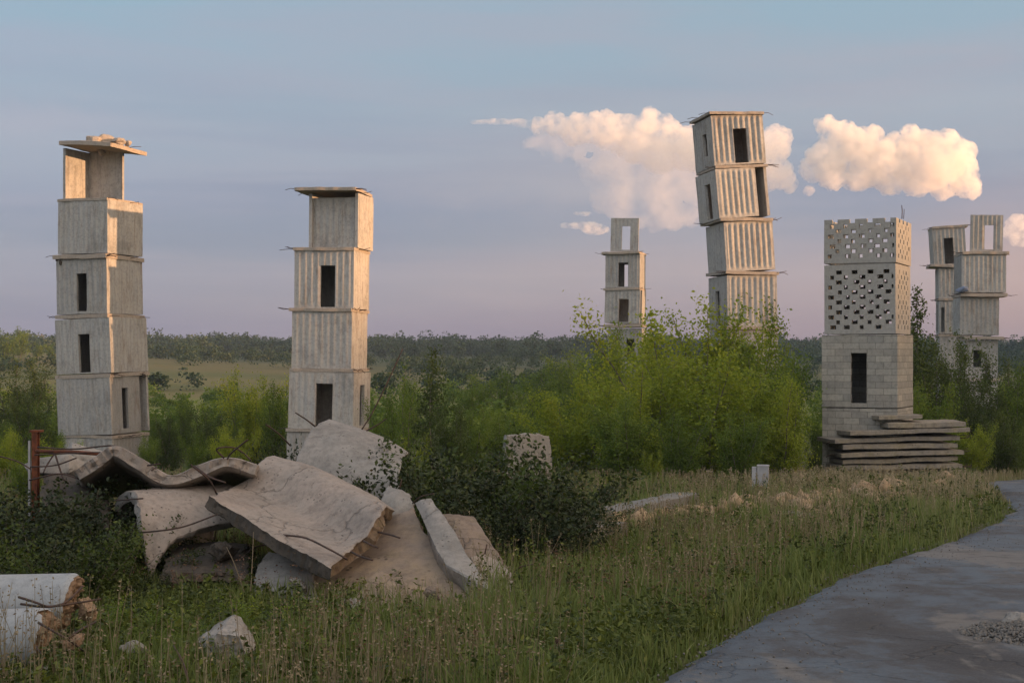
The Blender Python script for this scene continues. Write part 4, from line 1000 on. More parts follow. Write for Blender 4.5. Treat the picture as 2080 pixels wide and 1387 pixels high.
beam('kerb_wall', G_(1130, 1112) + np.array([0, 0, .06]), G_(1255, 1086) + np.array([0, 0, .06]), .12, .3, M['kerb'], 'shorter kerb piece lying lower down, before the longer kerb wall', 'wall', 2)
p = G_(1545, 1006); Yp = p[1]; wp = empty('post', (p[0], Yp, zg(p[0], Yp))); tag(wp, 'short pale square post in front of the green trees', 'post')
hh = P(1545, 947, Yp)[2] - zg(p[0], Yp)
mb = MB(); mb.box((.05, 0, hh / 2 - .1), (.22, .18, hh + .2), R(-14)); mb.build('shaft', M['paint'], wp, False)
mb = MB(); mb.box((-.12, .03, hh / 2 - .1), (.09, .12, hh + .18), R(-14)); mb.build('side_rail', M['paint'], wp, False)
mb = MB(); mb.box((.05, 0, hh + .015), (.235, .195, .03), R(-14)); mb.build('cap', M['paint'], wp, False)
p0, p1 = P(1030, 965, 30), P(1118, 965, 30.6)
o = bent('wall_fragment', [[P(1026, 975, 30), P(1027, 925, 30), P(1029, 884, 30)], [P(1062, 978, 30.2), P(1062, 925, 30.2), P(1062, 882, 30.2)], [P(1090, 978, 30.5), P(1092, 925, 30.5), P(1092, 881, 30.5)], [P(1120, 978, 30.8), P(1122, 930, 30.8), P(1116, 886, 30.8)]],
         .14, M['rubble_grey'], M['rubble_grey'], 71, 40, 40, .022, .006, away=(0, -1, .2))
tag(o, 'upright piece of broken wall half hidden behind the bushes right of the heap', 'wall')
# ------------------------------------------------------------------ foliage building blocks
def leaf_quads(C, size, rng, up=.35, aspect=.55):
    """diamond shaped leaves at C (n,3)"""
    n = len(C); a = rng.normal(size=(n, 3)); a[:, 2] = a[:, 2] * .7; a /= np.linalg.norm(a, axis=1, keepdims=True) + 1e-9
    nrm = rng.normal(size=(n, 3)); nrm[:, 2] += up * 2; b = np.cross(nrm, a); b /= np.linalg.norm(b, axis=1, keepdims=True) + 1e-9
    s = np.asarray(size).reshape(-1, 1) * np.ones((n, 1))
    V = np.stack([C - a * s * .5, C + b * s * .5 * aspect + a * s * .05, C + a * s * .5, C - b * s * .5 * aspect + a * s * .05], 1)
    return V.reshape(-1, 3)

def leaf_mesh(name, C, size, rng, tint, up=.35, aspect=.55):
    V = leaf_quads(C, size, rng, up, aspect); n = len(C)
    me = mesh_np(name, V, np.arange(4 * n).reshape(n, 4))
    at = me.attributes.new('tint', 'FLOAT', 'FACE'); at.data.foreach_set('value', np.clip(tint, 0, 1).astype(np.float32))
    return me

def plant(seed, H=5.0, stems=6, spread=.8, lean=.25, bl=.9, nb=16, lpb=40, leaf=.13, sig=.13, first=.12, up=.6, taper=1.0, shoots=0, trunk_r=.05, upn=.35, droop=0.0, base=(.12, .12), shape=None, stint=.25):
    """a multi stemmed tree or bush of height H: returns trunk mesh, crown mesh"""
    rng = np.random.default_rng(seed); mb = MB(); C = []; TT = []
    for s in range(stems):
        az = 2 * np.pi * (s + rng.random() * .7) / stems; ln = lean * rng.uniform(.3, 1.2) if stems > 1 else lean * .15
        h = H * (rng.uniform(.62, 1.0) if s else 1.0) / math.cos(ln) ** .5
        b = np.array([math.cos(az) * base[0] * rng.random() * 2, math.sin(az) * base[1] * rng.random() * 2, 0])
        n = 9; pts = [b]
        d = np.array([math.sin(ln) * math.cos(az), math.sin(ln) * math.sin(az), math.cos(ln)])
        for i in range(n):
            d = d + rng.normal(size=3) * .07 + np.array([0, 0, .05]); d /= np.linalg.norm(d); pts.append(pts[-1] + d * h / n)
        pts = np.array(pts); r0 = trunk_r * (h / H) * rng.uniform(.7, 1.1)
        mb.tube(pts, r0, r0 * .15, 5)
        k = int(nb * h / H)
        stem_t = rng.normal() * stint * .5
        for q in range(k):
            t = first + (1 - first) * ((q + rng.random()) / k)
            i = min(int(t * n), n - 1); f = t * n - i; o = pts[i] * (1 - f) + pts[i + 1] * f
            a2 = rng.random() * 2 * np.pi
            env = (1 - t) ** .7 * taper + .16 if shape is None else shape(t)
            L = bl * env * rng.uniform(.6, 1.25)
            dd = np.array([math.cos(a2), math.sin(a2), up * rng.uniform(.3, 1.5) - droop]); dd /= np.linalg.norm(dd)
            e = o + dd * L + np.array([0, 0, .15 * L * up]); m = o + dd * L * .5
            mb.tube([o, m, e], r0 * .28 * (1 - t * .6), r0 * .06, 3)
            m_ = int(lpb * (L / bl) ** .7 * rng.uniform(.6, 1.3)) + 4
            w = rng.random(m_) ** .75
            c = o + (e - o) * w[:, None] + rng.normal(size=(m_, 3)) * sig * (.5 + w[:, None] * .8)
            C.append(c); TT.append(np.full(m_, .45 + stem_t + rng.normal() * stint * .45) + rng.normal(size=m_) * .13 + .12 * (t - .5))
        for q in range(shoots):
            t = rng.uniform(.6, .95); o = pts[int(t * n)]; L = rng.uniform(.25, .6) * H * .22
            dd = np.array([rng.normal() * .25, rng.normal() * .25, 1]); dd /= np.linalg.norm(dd); e = o + dd * L * 1.6
            mb.tube([o, e], r0 * .2, r0 * .05, 3); m_ = int(lpb * .7); w = rng.random(m_)
            C.append(o + (e - o) * w[:, None] + rng.normal(size=(m_, 3)) * sig * .6); TT.append(np.full(m_, .7) + rng.normal(size=m_) * .12)
    C = np.concatenate(C); TT = np.concatenate(TT)
    zq = np.quantile(C[:, 2], .985); tc = C[C[:, 2] > zq].mean(0); shx, shy = tc[0] / tc[2] * .85, tc[1] / tc[2] * .85   # bring the top back over the root
    C[:, 0] -= shx * C[:, 2]; C[:, 1] -= shy * C[:, 2]; mb.v = [(x - shx * z, y - shy * z, z) for x, y, z in mb.v]
    ok = C[:, 2] > .03; C = C[ok]; TT = TT[ok]
    tm_ = mesh_np('trunk', mb.v, mb.f); tm_.polygons.foreach_set('use_smooth', np.ones(len(tm_.polygons), bool))
    cm = leaf_mesh('crown', C, rng.uniform(.7, 1.25, len(C)) * leaf, rng, TT, upn)
    return tm_, cm

PROTO = {}
def proto(key, mat, **kw):
    t, c = plant(**kw); t.materials.append(M['bark']); c.materials.append(M[mat]); zz_ = np.array([v.co.z for v in c.vertices]); PROTO[key] = (t, c, float(np.quantile(zz_, .997)) / 1.04)
proto('bright1', 'leaf_bright', seed=1, H=5, stems=12, lean=.55, bl=1.25, nb=30, lpb=92, leaf=.12, sig=.17, first=.05, shoots=0, up=.45)
proto('bright2', 'leaf_bright', seed=2, H=5, stems=11, lean=.50, bl=1.35, nb=30, lpb=92, leaf=.115, sig=.17, first=.05, shoots=1, up=.45)
proto('mid1', 'leaf_mid', seed=3, H=5, stems=10, lean=.52, bl=1.3, nb=28, lpb=88, leaf=.125, sig=.17, first=.06, shoots=1)
proto('mid2', 'leaf_mid', seed=4, H=5, stems=8, lean=.36, bl=1.15, nb=28, lpb=90, leaf=.11, sig=.17, first=.08, shoots=1)
proto('dark1', 'leaf_dark', seed=5, H=5, stems=9, lean=.45, bl=1.3, nb=28, lpb=95, leaf=.11, sig=.17, first=.06, shoots=2)
proto('spire', 'leaf_dark', seed=6, H=5, stems=2, lean=.08, bl=.75, nb=70, lpb=44, leaf=.11, sig=.10, first=.1, up=1.2)
proto('pine', 'leaf_dark', seed=7, H=5, stems=2, lean=.14, bl=1.35, nb=46, lpb=60, leaf=.13, sig=.12, first=.15, up=.35, trunk_r=.07)
proto('airy', 'leaf_mid', seed=8, H=5, stems=5, lean=.22, bl=.9, nb=24, lpb=30, leaf=.12, sig=.12, first=.2, shoots=2)
proto('sapling', 'leaf_sap', seed=9, H=2.2, stems=7, lean=.2, bl=.32, nb=22, lpb=30, leaf=.075, sig=.05, first=.1, up=1.4, trunk_r=.015, shoots=1)
proto('bramble1', 'leaf_bramble', seed=10, H=1.1, stems=22, lean=1.0, bl=.34, nb=22, lpb=34, leaf=.052, sig=.055, first=.05, up=.5, trunk_r=.008, base=(.4, .3), taper=.6)
proto('bramble2', 'leaf_bramble', seed=11, H=1.0, stems=24, lean=1.1, bl=.34, nb=20, lpb=36, leaf=.05, sig=.055, first=.05, up=.5, trunk_r=.008, base=(.4, .3), taper=.6)
proto('briar', 'leaf_dark', seed=12, H=1.0, stems=20, lean=.95, bl=.32, nb=22, lpb=32, leaf=.05, sig=.055, first=.05, up=.6, trunk_r=.008, base=(.35, .3), taper=.6)
proto('lowgreen', 'leaf_mid', seed=13, H=.55, stems=16, lean=.8, bl=.2, nb=14, lpb=24, leaf=.035, sig=.035, first=.05, up=.9, trunk_r=.005, base=(.2, .15), taper=.6)
proto('fartree', 'leaf_mid', seed=14, H=5, stems=4, lean=.22, bl=1.3, nb=22, lpb=40, leaf=.24, sig=.26, first=.1)

def put(key, px, pbase, Yc, hpx, label, cat, group, rz=None, wide=1.0, name=None, sink=.05):
    """set a plant of hpx pixels apparent height at distance Yc; it stands on the ground there"""
    t, c, H = PROTO[key]; k = Yc / F; x = (px - 1040) * k; z = zg(x, Yc)
    if pbase is not None: hpx = (CZ - z) / k + HOR - (pbase)     # from the ground up to the pixel row of its top
    s = hpx * k / (H * 1.08)
    o = empty(name or cat.replace(' ', '_'), (x, Yc, z - sink)); tag(o, label, cat, group); o.scale = (s * wide, s * wide, s)
    rr = random.Random(int(px * 13 + Yc * 7)); o.rotation_euler = (0, 0, rr.uniform(0, 6.28) if rz is None else rz)
    for me, nm in ((t, 'trunk'), (c, 'crown')):
        q = bpy.data.objects.new(nm, me); COL.objects.link(q); q.parent = o
    return o
GT = 'young trees growing between the towers'
# (kind, x, top row, distance, width factor, label)
for key, px, top, d, w, lab in [
    ('bright1', 1388, 604, 46, .95, 'tallest yellow green tree between the distant slender tower and the leaning tower'),
    ('bright2', 1495, 616, 47, .85, 'bright green tree hiding the foot of the leaning tower'),
    ('bright2', 1310, 728, 43, 1.15, 'broad olive green tree in front of the distant slender tower'),
    ('bright1', 1440, 705, 42, 1.15, 'full yellow green tree in front of the other bright trees'),
    ('mid1', 1550, 690, 44, .95, 'green tree at the right of the bright trees, left of the block tower'),
    ('bright2', 1590, 755, 41, .9, 'yellow green bush at the right end of the bright trees'),
    ('mid2', 1225, 700, 50, .9, 'feathery green tree left of the distant slender tower'),
    ('bright1', 1185, 760, 46, 1.0, 'olive bush above the broken wall piece'),
    ('mid1', 1270, 800, 40, 1.1, 'low wide green bush behind the yellow sapling'),
    ('mid2', 1380, 830, 39, 1.1, 'low green bush right of the yellow sapling'),
    ('mid1', 1500, 830, 39, 1.1, 'low green bush behind the short pale post'),
    ('mid2', 1120, 835, 48, 1.0, 'hazy light green bush left of the bright trees'),
    ('mid1', 1020, 815, 56, 1.0, 'soft light green tree behind the broken wall piece'),
    ('mid2', 960, 825, 52, 1.1, 'rounded light green bush right of the dark pine like tree'),
    ('mid1', 1075, 830, 50, 1.1, 'low green bush directly behind the broken wall piece'),
    ('mid2', 1255, 655, 72, .7, 'thin pale tree against the middle of the distant slender tower'),
    ('airy', 1600, 660, 60, .6, 'sparse wispy tree just right of the leaning tower'),
    ('pine', 880, 692, 42, .75, 'dark pine like tree right of the second tower'),
    ('airy', 822, 728, 34, .7, 'thin light stemmed tree left of the dark pine like tree'),
    ('dark1', 925, 810, 38, .9, 'dark green bush at the foot of the pine like tree'),
    ('mid2', 785, 790, 40, .7, 'small green tree against the right edge of the second tower'),
    ('bright2', 515, 748, 68, .85, 'yellow green tree left of the second tower'),
    ('mid2', 560, 770, 64, .7, 'green tree touching the left edge of the second tower'),
    ('mid1', 445, 815, 66, .9, 'lighter green bush midway between the two left towers'),
    ('mid2', 370, 800, 72, .9, 'narrow green bush right of the leftmost tower'),
    ('mid1', 330, 830, 68, .8, 'small green bush at the right edge of the leftmost tower'),
    ('dark1', 40, 730, 78, 1.0, 'dark green tree at the left edge of the field'),
    ('mid1', 90, 810, 70, 1.0, 'green bush left of the leftmost tower'),
    ('mid2', 20, 850, 60, 1.0, 'green bush at the far left behind the steel post'),
    ('mid2', 125, 870, 42, .8, 'small leafy bush above the rusty rail'),
    ('dark1', 1905, 668, 56, .8, 'dark green tree hiding the foot of the rear tower of the double tower'),
    ('dark1', 1955, 690, 58, .75, 'dark green tree before the front tower of the double tower'),
    ('spire', 1862, 572, 57, .8, 'narrow spire shaped tree beside the block tower'),
    ('mid1', 1895, 770, 52, .9, 'mid green bush behind the right end of the slab stack'),
    ('dark1', 2000, 760, 54, .8, 'dark bush at the right foot of the double tower'),
    ('dark1', 2055, 710, 58, .8, 'dark tree at the right edge of the picture'),
    ('mid2', 2085, 735, 54, .8, 'green tree cut by the right edge of the picture'),
    ('dark1', 2035, 830, 50, 1.0, 'low dark bush above the far end of the road'),
    ('bright1', 1972, 850, 47, .75, 'bright green bush right of the slab stack'),
    ('mid1', 2065, 860, 52, 1.0, 'low green bush beside the far bend of the road'),
    ('mid1', 1670, 830, 50, .7, 'dark green bush between the bright trees and the slab stack'),
    ('dark1', 1650, 900, 43, .9, 'low dark bush at the left end of the slab stack'),
    ('mid2', 1030, 745, 100, 1.0, 'hazy green tree in the middle distance left of the distant slender tower'), ('mid2', 1100, 742, 92, 1.0, 'pale green tree in the middle distance above the broken wall piece'), ('mid1', 1165, 706, 110, .9, 'tall hazy tree in the middle distance beside the distant slender tower'), ('mid1', 965, 756, 105, .9, 'hazy tree in the middle distance right of the dark pine like tree'), ('mid2', 830, 765, 88, .9, 'hazy tree behind the dark pine like tree'), ('mid1', 1215, 720, 85, .9, 'olive tree in the middle distance at the left foot of the distant slender tower'),
    ('dark1', 345, 835, 60, .9, 'dark green bush right beside the leftmost tower'), ('dark1', 415, 825, 62, .9, 'dark green bush midway between the two left towers'), ('dark1', 60, 790, 66, 1.0, 'dark green bush in front of the tree at the left edge'),
    ('bright2', 15, 865, 36, 1.0, 'light green bush at the left edge behind the steel post'), ('bright1', 100, 885, 32, .9, 'light green bush between the steel post and the leftmost tower'), ('mid1', 55, 905, 24, .9, 'mid green bush close behind the steel post'), ('mid2', 400, 870, 40, .9, 'green bush behind the dip of the wavy sheet'), ('bright1', 470, 860, 44, .9, 'light green bush behind the right end of the wavy sheet'), ('mid1', 300, 880, 44, .8, 'green bush at the foot of the leftmost tower'),
    ('mid2', 1850, 790, 46, .35, 'spray of weeds growing on the top of the slab stack')]:
    put(key, px, top, d, 0, lab, 'tree' if 'tree' in lab.split(' ')[:6] or 'tree' in lab[:34] else 'bush', GT if 'tree' in lab[:34] else 'bushes among the towers', wide=w)
for px, top, d, w, lab in [(1322, 905, 31, 1.0, 'bright yellow green sapling in front of the green trees'), (1278, 955, 31, .8, 'small yellow sapling left of the taller sapling'), (1225, 960, 29, .9, 'thin weedy sapling above the left end of the kerb wall'), (1080, 960, 25, 1.1, 'yellow green sapling below the broken wall piece'), (848, 870, 18, .7, 'tall thin sapling rising from the brambles beside the heap')]:
    put('sapling', px, top, d, 0, lab, 'sapling', 'saplings', wide=w)
GBm = 'brambles and briars round the heap'
for key, px, top, d, w, lab in [
    ('bramble1', 868, 912, 15.6, .8, 'dark bramble spilling over the right side of the curved plate'), ('briar', 925, 872, 16.4, .9, 'green topped briar right of the heap'), ('bramble2', 965, 905, 15.6, 1.0, 'dark bramble above the brown stained plate'),
    ('bramble1', 1040, 960, 15.2, 1.0, 'dark bramble at the right end of the heap'), ('bramble2', 1095, 1010, 14.6, 1.0, 'low bramble meeting the grass right of the heap'), ('briar', 1010, 960, 17.5, 1.2, 'briar behind the dark bramble at the right'), ('briar', 1110, 1000, 18, 1.1, 'mid green briar below the kerb pieces'),
    ('briar', 830, 985, 14.6, .6, 'small briar in the gap above the crack'), ('briar', 1395, 1010, 25.5, .7, 'dark small bush growing at the right end of the kerb wall'), ('briar', 2010, 985, 33, .6, 'round green bush on the verge where the road bends'), ('briar', 1565, 1035, 26, .5, 'small leafy weed below the sandy rocks'), ('briar', 1420, 1095, 16.8, .35, 'small leafy plant alone in the open grass'),
    ('bramble1', 60, 950, 13.6, 1.0, 'dark bramble below the steel post'), ('bramble2', 140, 972, 13.2, .9, 'dark bramble left of the arched shell'), ('bramble1', 10, 975, 12.5, 1.1, 'dark bramble cut by the left edge'), ('briar', 130, 1050, 11.2, 1.0, 'green leaved briar above the broken column'), ('bramble2', 40, 1060, 11.0, 1.0, 'dark briar behind the upper broken column'), ('bramble1', 205, 1035, 12.4, .8, 'dark bramble in front of the arched shell opening'),
    ('bramble2', 385, 1085, 13.0, .9, 'dark weeds under the arched shell'), ('bramble1', 480, 1100, 12.6, .8, 'dark weeds beneath the wave slab'), ('bramble2', 610, 890, 17.6, .5, 'dark sprigs by the left edge of the curved plate'), ('bramble1', 290, 1150, 11.4, .7, 'dark weeds in front of the arched shell foot')]:
    put(key, px, top, d, 0, lab, 'bramble' if 'bramble' in lab else 'bush', GBm, wide=w)
for px, top, d, w, lab in [(490, 1195, 9.6, 1.1, 'bright leafy plant just above the jagged boulder'), (250, 1200, 9.6, 1.2, 'leafy weed right of the upper broken column'), (350, 1230, 8.9, 1.2, 'leafy weed left of the jagged boulder'), (215, 1290, 8.0, 1.0, 'leafy weed under the crumbling column end'), (560, 1260, 8.6, 1.0, 'leafy weed right of the jagged boulder'), (330, 1320, 7.6, 1.0, 'leafy weed in the foreground below the small stone')]:
    put('lowgreen', px, top, d, 0, lab, 'weed', 'leafy weeds in the foreground', wide=w)

# ------------------------------------------------------------------ scrub and forest too far or dense to count
def mass(name, specs, leaf, n_each, mat, label, cat, seed, tall=1.0):
    rng = np.random.default_rng(seed); C = []; S = []; TT = []
    for (x, y, h, w) in specs:
        z = zg(x, y); n = int(n_each * rng.uniform(.7, 1.3)); lobes = rng.integers(5, 10)
        tt = rng.uniform(.1, .75); 
        for q in range(lobes):
            a = rng.random() * 6.28; rr = w * .38 * rng.random() ** .5; hh = h * rng.uniform(.25, .86) * (1 - .45 * (rr / (w * .5)) ** 2)
            m = n // lobes; v = rng.normal(size=(m, 3)); v /= np.linalg.norm(v, axis=1, keepdims=True); v *= rng.uniform(.55, 1.12, (m, 1))
            r0 = rng.uniform(.16, .30)
            c = np.array([x + rr * math.cos(a), y + rr * math.sin(a), z + hh]) + v * np.array([w * r0, w * r0, h * r0 * .7])
            C.append(c); TT.append(tt + rng.normal(size=m) * .12 + rng.normal() * .1); S.append(np.full(m, leaf * rng.uniform(.8, 1.2)))
        m = n // 4; c = np.stack([x + rng.normal(size=m) * w * .22, y + rng.normal(size=m) * w * .22, z + rng.random(m) * h * .5], 1); C.append(c); TT.append(tt + rng.normal(size=m) * .1 - .1); S.append(np.full(m, leaf))
    C = np.concatenate(C); me = leaf_mesh(name, C, np.concatenate(S) * rng.uniform(.7, 1.3, len(C)), rng, np.concatenate(TT), .5, .8)
    o = link(me, name, M[mat], smooth=False); tag(o, label, cat, kind='stuff'); return o
rng = np.random.default_rng(77)
sp = []
for _ in range(2600):
    y = rng.uniform(470, 760); x = rng.uniform(-.42 * y - 40, .42 * y + 40)
    if y < 640 and rng.random() > np.clip((y - 470) / 150, .15, 1): continue
    h = rng.uniform(5, 8.5) * (1 + .5 * nz((x * .014, y * .014, 3), 1, 2)) * (1.3 if rng.random() < .08 else 1) + max(0, (abs(x + 200) < 90) * 2); sp.append((x, y, h, h * rng.uniform(.75, 1.15)))
mass('forest', sp, .95, 190, 'leaf_far', 'dark wooded ridge along the horizon', 'forest', 5)
sp = []
for _ in range(420):
    y = rng.uniform(85, 190); x = rng.uniform(-.40 * y - 6, .40 * y + 6)
    if rng.random() < .45 * (x < -.05 * y): continue
    h = rng.uniform(1.6, 3.6); sp.append((x, y, h, h * rng.uniform(.9, 1.5)))
mass('scrub', sp, .28, 260, 'leaf_mid', 'green scrub filling the low ground behind the towers', 'scrub', 6)
sp = []
for _ in range(150):
    y = rng.uniform(210, 470); x = rng.uniform(-.42 * y, .42 * y)
    if y < 340 and (-.265 < x / y < -.15 or -.345 < x / y < -.315): continue
    h = rng.uniform(3, 6.5); sp.append((x, y, h, h * rng.uniform(.9, 1.4)))
    if rng.random() < .4:
        for q in range(5): sp.append((x + q * 4 + rng.normal(), y + q * 1.0, rng.uniform(3, 5), 4.5))
mass('hedgerows', sp, .55, 170, 'leaf_far', 'hedges and scattered trees across the far fields', 'hedge', 8)
for i, (px, top, d, w, lab) in enumerate([(40, 662, 330, 1.0, 'tall dark tree on the skyline left of the leftmost tower'), (8, 668, 320, 1.0, 'tree at the left edge of the skyline'), (75, 692, 340, 1.1, 'lower round tree on the left skyline'), (105, 695, 350, .9, 'small tree on the skyline touching the leftmost tower'), (28, 720, 290, 1.0, 'dark tree below the left skyline')]):
    put('fartree', px, top, d, 0, lab, 'tree', 'trees on the left skyline', wide=w * 1.2)

# ------------------------------------------------------------------ grass
def grass_field(name, N, ymin, ymax, hr, wd, mat, label, seed, dens_pow=1.6, keep=None, tintf=None, lean=.35):
    rng = np.random.default_rng(seed)
    y = ymin + (ymax - ymin) * rng.random(N) ** dens_pow; x = (rng.random(N) - .5) * 2 * (.40 * y + .6)
    ok = road_w(x, y) < .5 + .5 * rng.random(N)
    if keep is not None: ok &= keep(x, y, rng)
    x, y = x[ok], y[ok]; n = len(x)
    pat = np.array([nz((a * .55, b * .55, seed), 1, 3) for a, b in zip(x, y)])
    z = zt(x, y) - .02
    h = rng.uniform(*hr, n) * (1 + .9 * pat) * np.where((x < -.3) & (y < 13), .58, 1) * np.clip(1.15 - road_w(x, y), .25, 1)
    az = rng.random(n) * 6.28; ln = rng.normal(size=n) * lean; w = wd * (.6 + .8 * rng.random(n)) * (1 + y / 22)
    rz_ = rng.random(n) * 6.28; sx, sy = np.cos(rz_) * w, np.sin(rz_) * w
    dx, dy = np.cos(az) * ln * h, np.sin(az) * ln * h
    v = np.zeros((n, 5, 3))
    v[:, 0] = np.stack([x - sx, y - sy, z], 1); v[:, 1] = np.stack([x + sx, y + sy, z], 1)
    v[:, 2] = np.stack([x + dx * .35 + sx * .7, y + dy * .35 + sy * .7, z + h * .55], 1); v[:, 3] = np.stack([x + dx * .35 - sx * .7, y + dy * .35 - sy * .7, z + h * .55], 1)
    v[:, 4] = np.stack([x + dx, y + dy, z + h * (1 - .3 * np.abs(ln))], 1)
    b = np.arange(n)[:, None] * 5
    T = np.stack([b + [0, 1, 2], b + [0, 2, 3], b + [3, 2, 4]], 1).reshape(-1, 3)
    me = mesh_np(name, v.reshape(-1, 3), T); t = (tintf(x, y, pat, rng) if tintf else .4 + .35 * pat + rng.normal(size=n) * .13)
    at = me.attributes.new('tint', 'FLOAT', 'FACE'); at.data.foreach_set('value', np.repeat(np.clip(t, 0, 1), 3).astype(np.float32))
    o = link(me, name, M[mat], smooth=False); tag(o, label, 'grass', kind='stuff'); return o
def gt(x, y, pat, rng):
    dry = np.clip((x - 2.5) / 6, 0, 1) * np.clip((y - 18) / 10, 0, 1) * .45 + np.exp(-((y - 13) / 6) ** 2 - ((x - 1) / 2.0) ** 2) * .12
    big = np.array([nz((a * .23, b * .23, 7), 1, 3) for a, b in zip(x, y)])
    return .44 + .22 * pat + .28 * np.clip(big, -.3, 1) + dry + rng.normal(size=len(x)) * .12
grass_field('grass', 170000, 6.0, 46, (.13, .34), .004, 'grass', 'tall rough grass on the slope beside the road', 21, 1.7, None, gt)
grass_field('ground_cover', 90000, 6.0, 30, (.04, .14), .008, 'weed', 'low green weeds between the grass stems', 22, 1.6, None, None, .9)
def stems(N, seed):
    rng = np.random.default_rng(seed); y = 6.2 + 38 * rng.random(N) ** 1.25; x = (rng.random(N) - .5) * 2 * (.40 * y + .3)
    pat = np.array([nz((a * .4, b * .4, 3), 1, 2) for a, b in zip(x, y)])
    ok = (road_w(x, y) < .2) & ~((x < -.4) & (y > 9.5) & (y < 13)) & (pat + .25 * rng.random(N) + .5 * np.clip((y - 20) / 8, 0, 1) * (x > 3) > .03); x, y = x[ok], y[ok]; n = len(x); z = zt(x, y)
    h = rng.uniform(.25, .55, n) * np.clip(1.3 - y / 70, .6, 1); ln = rng.normal(size=n) * .25; az = rng.random(n) * 6.28; w = .0016 * (1 + y / 14)
    tx, ty, tz = x + np.cos(az) * ln * h, y + np.sin(az) * ln * h, z + h
    v = np.stack([np.stack([x - w, y, z], 1), np.stack([x + w, y, z], 1), np.stack([tx + w * .5, ty, tz], 1), np.stack([tx - w * .5, ty, tz], 1)], 1).reshape(-1, 3)
    t0 = np.clip(.35 + .4 * np.clip((x - 2) / 5, 0, 1) + rng.normal(size=n) * .2, 0, 1)
    # seed heads
    m = 5; f = rng.uniform(.78, 1.02, (n, m)); C = np.stack([x[:, None] + (tx - x)[:, None] * f, y[:, None] + (ty - y)[:, None] * f, z[:, None] + (tz - z)[:, None] * f], -1).reshape(-1, 3) + rng.normal(size=(n * m, 3)) * .012
    L = leaf_quads(C, np.repeat(.015 * (1 + y / 20), m), rng, 0, .5)
    V = np.concatenate([v, L]); q = len(V) // 4; me = mesh_np('dry_stems', V, np.arange(4 * q).reshape(q, 4))
    at = me.attributes.new('tint', 'FLOAT', 'FACE'); at.data.foreach_set('value', np.concatenate([t0, np.clip(np.repeat(t0, m) + .05, 0, 1)]).astype(np.float32))
    o = link(me, 'dry_stems', M['straw'], smooth=False); tag(o, 'dry grass stems with seed heads standing above the grass', 'grass', kind='stuff')
stems(13000, 31)
def weeds(N, seed):
    """leafy weed stalks standing among the grass"""
    rng = np.random.default_rng(seed); y = 6.3 + 34 * rng.random(N) ** 1.35; x = (rng.random(N) - .5) * 2 * (.40 * y + .3)
    pat = np.array([nz((a * .35, b * .35, 13), 1, 3) for a, b in zip(x, y)])
    edge = np.abs(x - np.interp(y, XL[:, 0], XL[:, 1]) + .3) < .35
    ok = (road_w(x, y) < .3) & ((pat > .02) | edge | ((x < -1) & (y < 12)) | (rng.random(N) < .12)); x, y = x[ok], y[ok]; n = len(x); z = zt(x, y)
    h = rng.uniform(.12, .42, n) * np.where((x < -.3) & (y < 13), .62, 1); m = 26
    f = rng.random((n, m)) ** .7; az = rng.random((n, 1)) * 6.28; ln = rng.normal(size=(n, 1)) * .3
    r = .055 * (1.1 - f) + .015; a = rng.random((n, m)) * 6.28
    C = np.stack([x[:, None] + np.cos(az) * ln * h[:, None] * f + np.cos(a) * r, y[:, None] + np.sin(az) * ln * h[:, None] * f + np.sin(a) * r, z[:, None] + h[:, None] * f], -1).reshape(-1, 3)
    T = np.clip(np.repeat(.45 + .3 * rng.normal(size=n), m) + rng.normal(size=n * m) * .12, 0, 1)
    me = leaf_mesh('weeds', C, rng.uniform(.02, .045, n * m) * np.repeat(1 + y / 40, m), rng, T, .4, .45)
    o = link(me, 'weeds', M['weed'], smooth=False); tag(o, 'leafy weed stalks mixed into the rough grass', 'weeds', kind='stuff')
weeds(7000, 41)
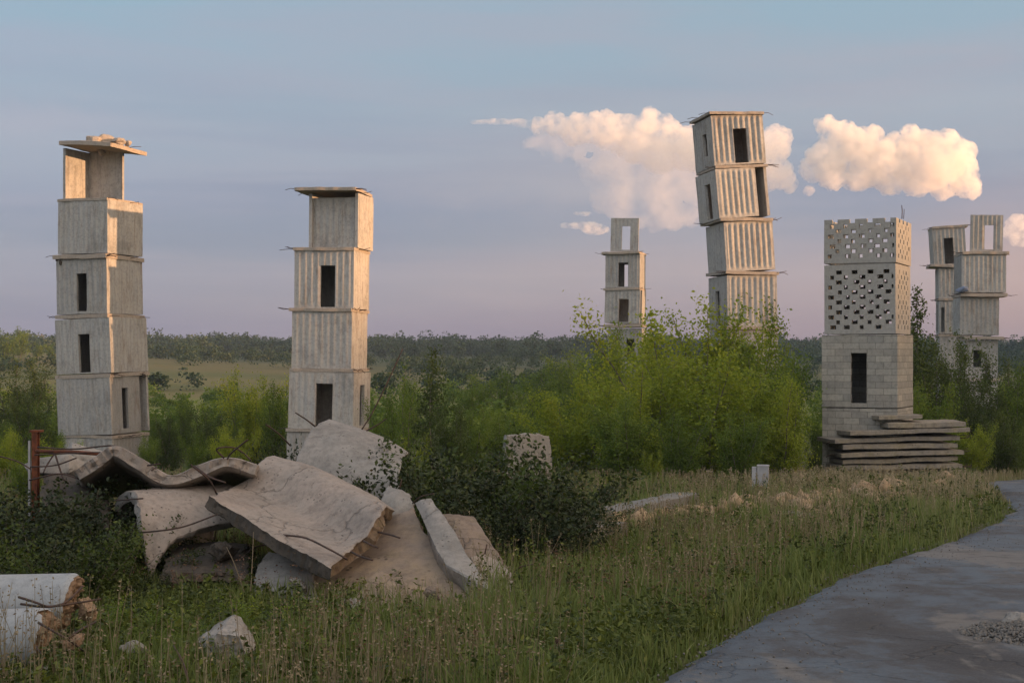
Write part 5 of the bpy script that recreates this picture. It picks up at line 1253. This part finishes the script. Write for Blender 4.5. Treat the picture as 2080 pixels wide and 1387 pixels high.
def rusty(N, seed):
    """reddish brown dock and sorrel spikes in loose patches"""
    rng = np.random.default_rng(seed); y = 8 + 26 * rng.random(N); x = (rng.random(N) - .5) * 2 * (.36 * y)
    pat = np.array([nz((a * .3, b * .3, 29), 1, 2) for a, b in zip(x, y)]); ok = (road_w(x, y) < .1) & (pat > .16); x, y = x[ok], y[ok]; n = len(x); z = zt(x, y)
    m = 18; f = rng.uniform(.35, 1, (n, m)); h = rng.uniform(.2, .45, n)
    C = np.stack([x[:, None] + rng.normal(size=(n, m)) * .018, y[:, None] + rng.normal(size=(n, m)) * .018, z[:, None] + h[:, None] * f], -1).reshape(-1, 3)
    me = leaf_mesh('sorrel', C, rng.uniform(.012, .026, n * m), rng, np.clip(.4 + rng.normal(size=n * m) * .25, 0, 1), .2, .5)
    o = link(me, 'sorrel', M['sorrel'], smooth=False); tag(o, 'reddish brown seed spikes in loose patches of the grass', 'weeds', kind='stuff')
M['sorrel'] = foliage('sorrel_spikes', [(0, (.09, .05, .035)), (.5, (.15, .085, .055)), (1, (.22, .14, .08))], .2)
rusty(3200, 43)
# a few bare dark weeds and twigs near the camera
for i, (ln, lab) in enumerate([([(352, 1310, 7.6), (372, 1345, 7.45), (385, 1392, 7.3)], 'bent dark twig in the foreground left of centre'), ([(1132, 1300, 7.9), (1131, 1335, 7.8), (1130, 1392, 7.7)], 'dark dead flower stalk in the foreground grass'), ([(460, 1110, 12.0), (478, 1150, 11.8), (500, 1215, 11.5)], 'pale dead stalk leaning in front of the wave slab'), ([(515, 1080, 12.0), (512, 1150, 11.7), (508, 1215, 11.4)], 'pale upright dead stalk in front of the wave slab')]):
    mb = MB(); mb.tube(cr1([P(*q) for q in ln], 10), .0035, .006, 5)
    if i == 1:
        r = random.Random(3)
        for q in range(26):
            p = P(1132 + r.uniform(-6, 6), 1300 + q * 2.0, 7.88); p2 = p + np.array([r.uniform(-.03, .03), r.uniform(-.02, .02), .02]); mb.tube([p, p2], .004, .002, 4)
    tag(mb.build('dead_stalk', M['darksteel'] if i < 2 else M['straw']), lab, 'plant', 'dead stalks')

# ------------------------------------------------------------------ render settings
scene.render.engine = 'CYCLES'
cy = scene.cycles
cy.use_denoising = True
try: cy.denoiser = 'OPENIMAGEDENOISE'
except Exception: pass
cy.max_bounces = 10; cy.diffuse_bounces = 4; cy.glossy_bounces = 2; cy.transmission_bounces = 4; cy.volume_bounces = 8; cy.transparent_max_bounces = 8
cy.caustics_reflective = False; cy.caustics_refractive = False
vs = scene.view_settings
scene.display_settings.display_device = 'sRGB'
vs.view_transform = 'Standard'; vs.look = 'None'; vs.gamma = 1.0; vs.use_curve_mapping = False; vs.exposure = EXPO
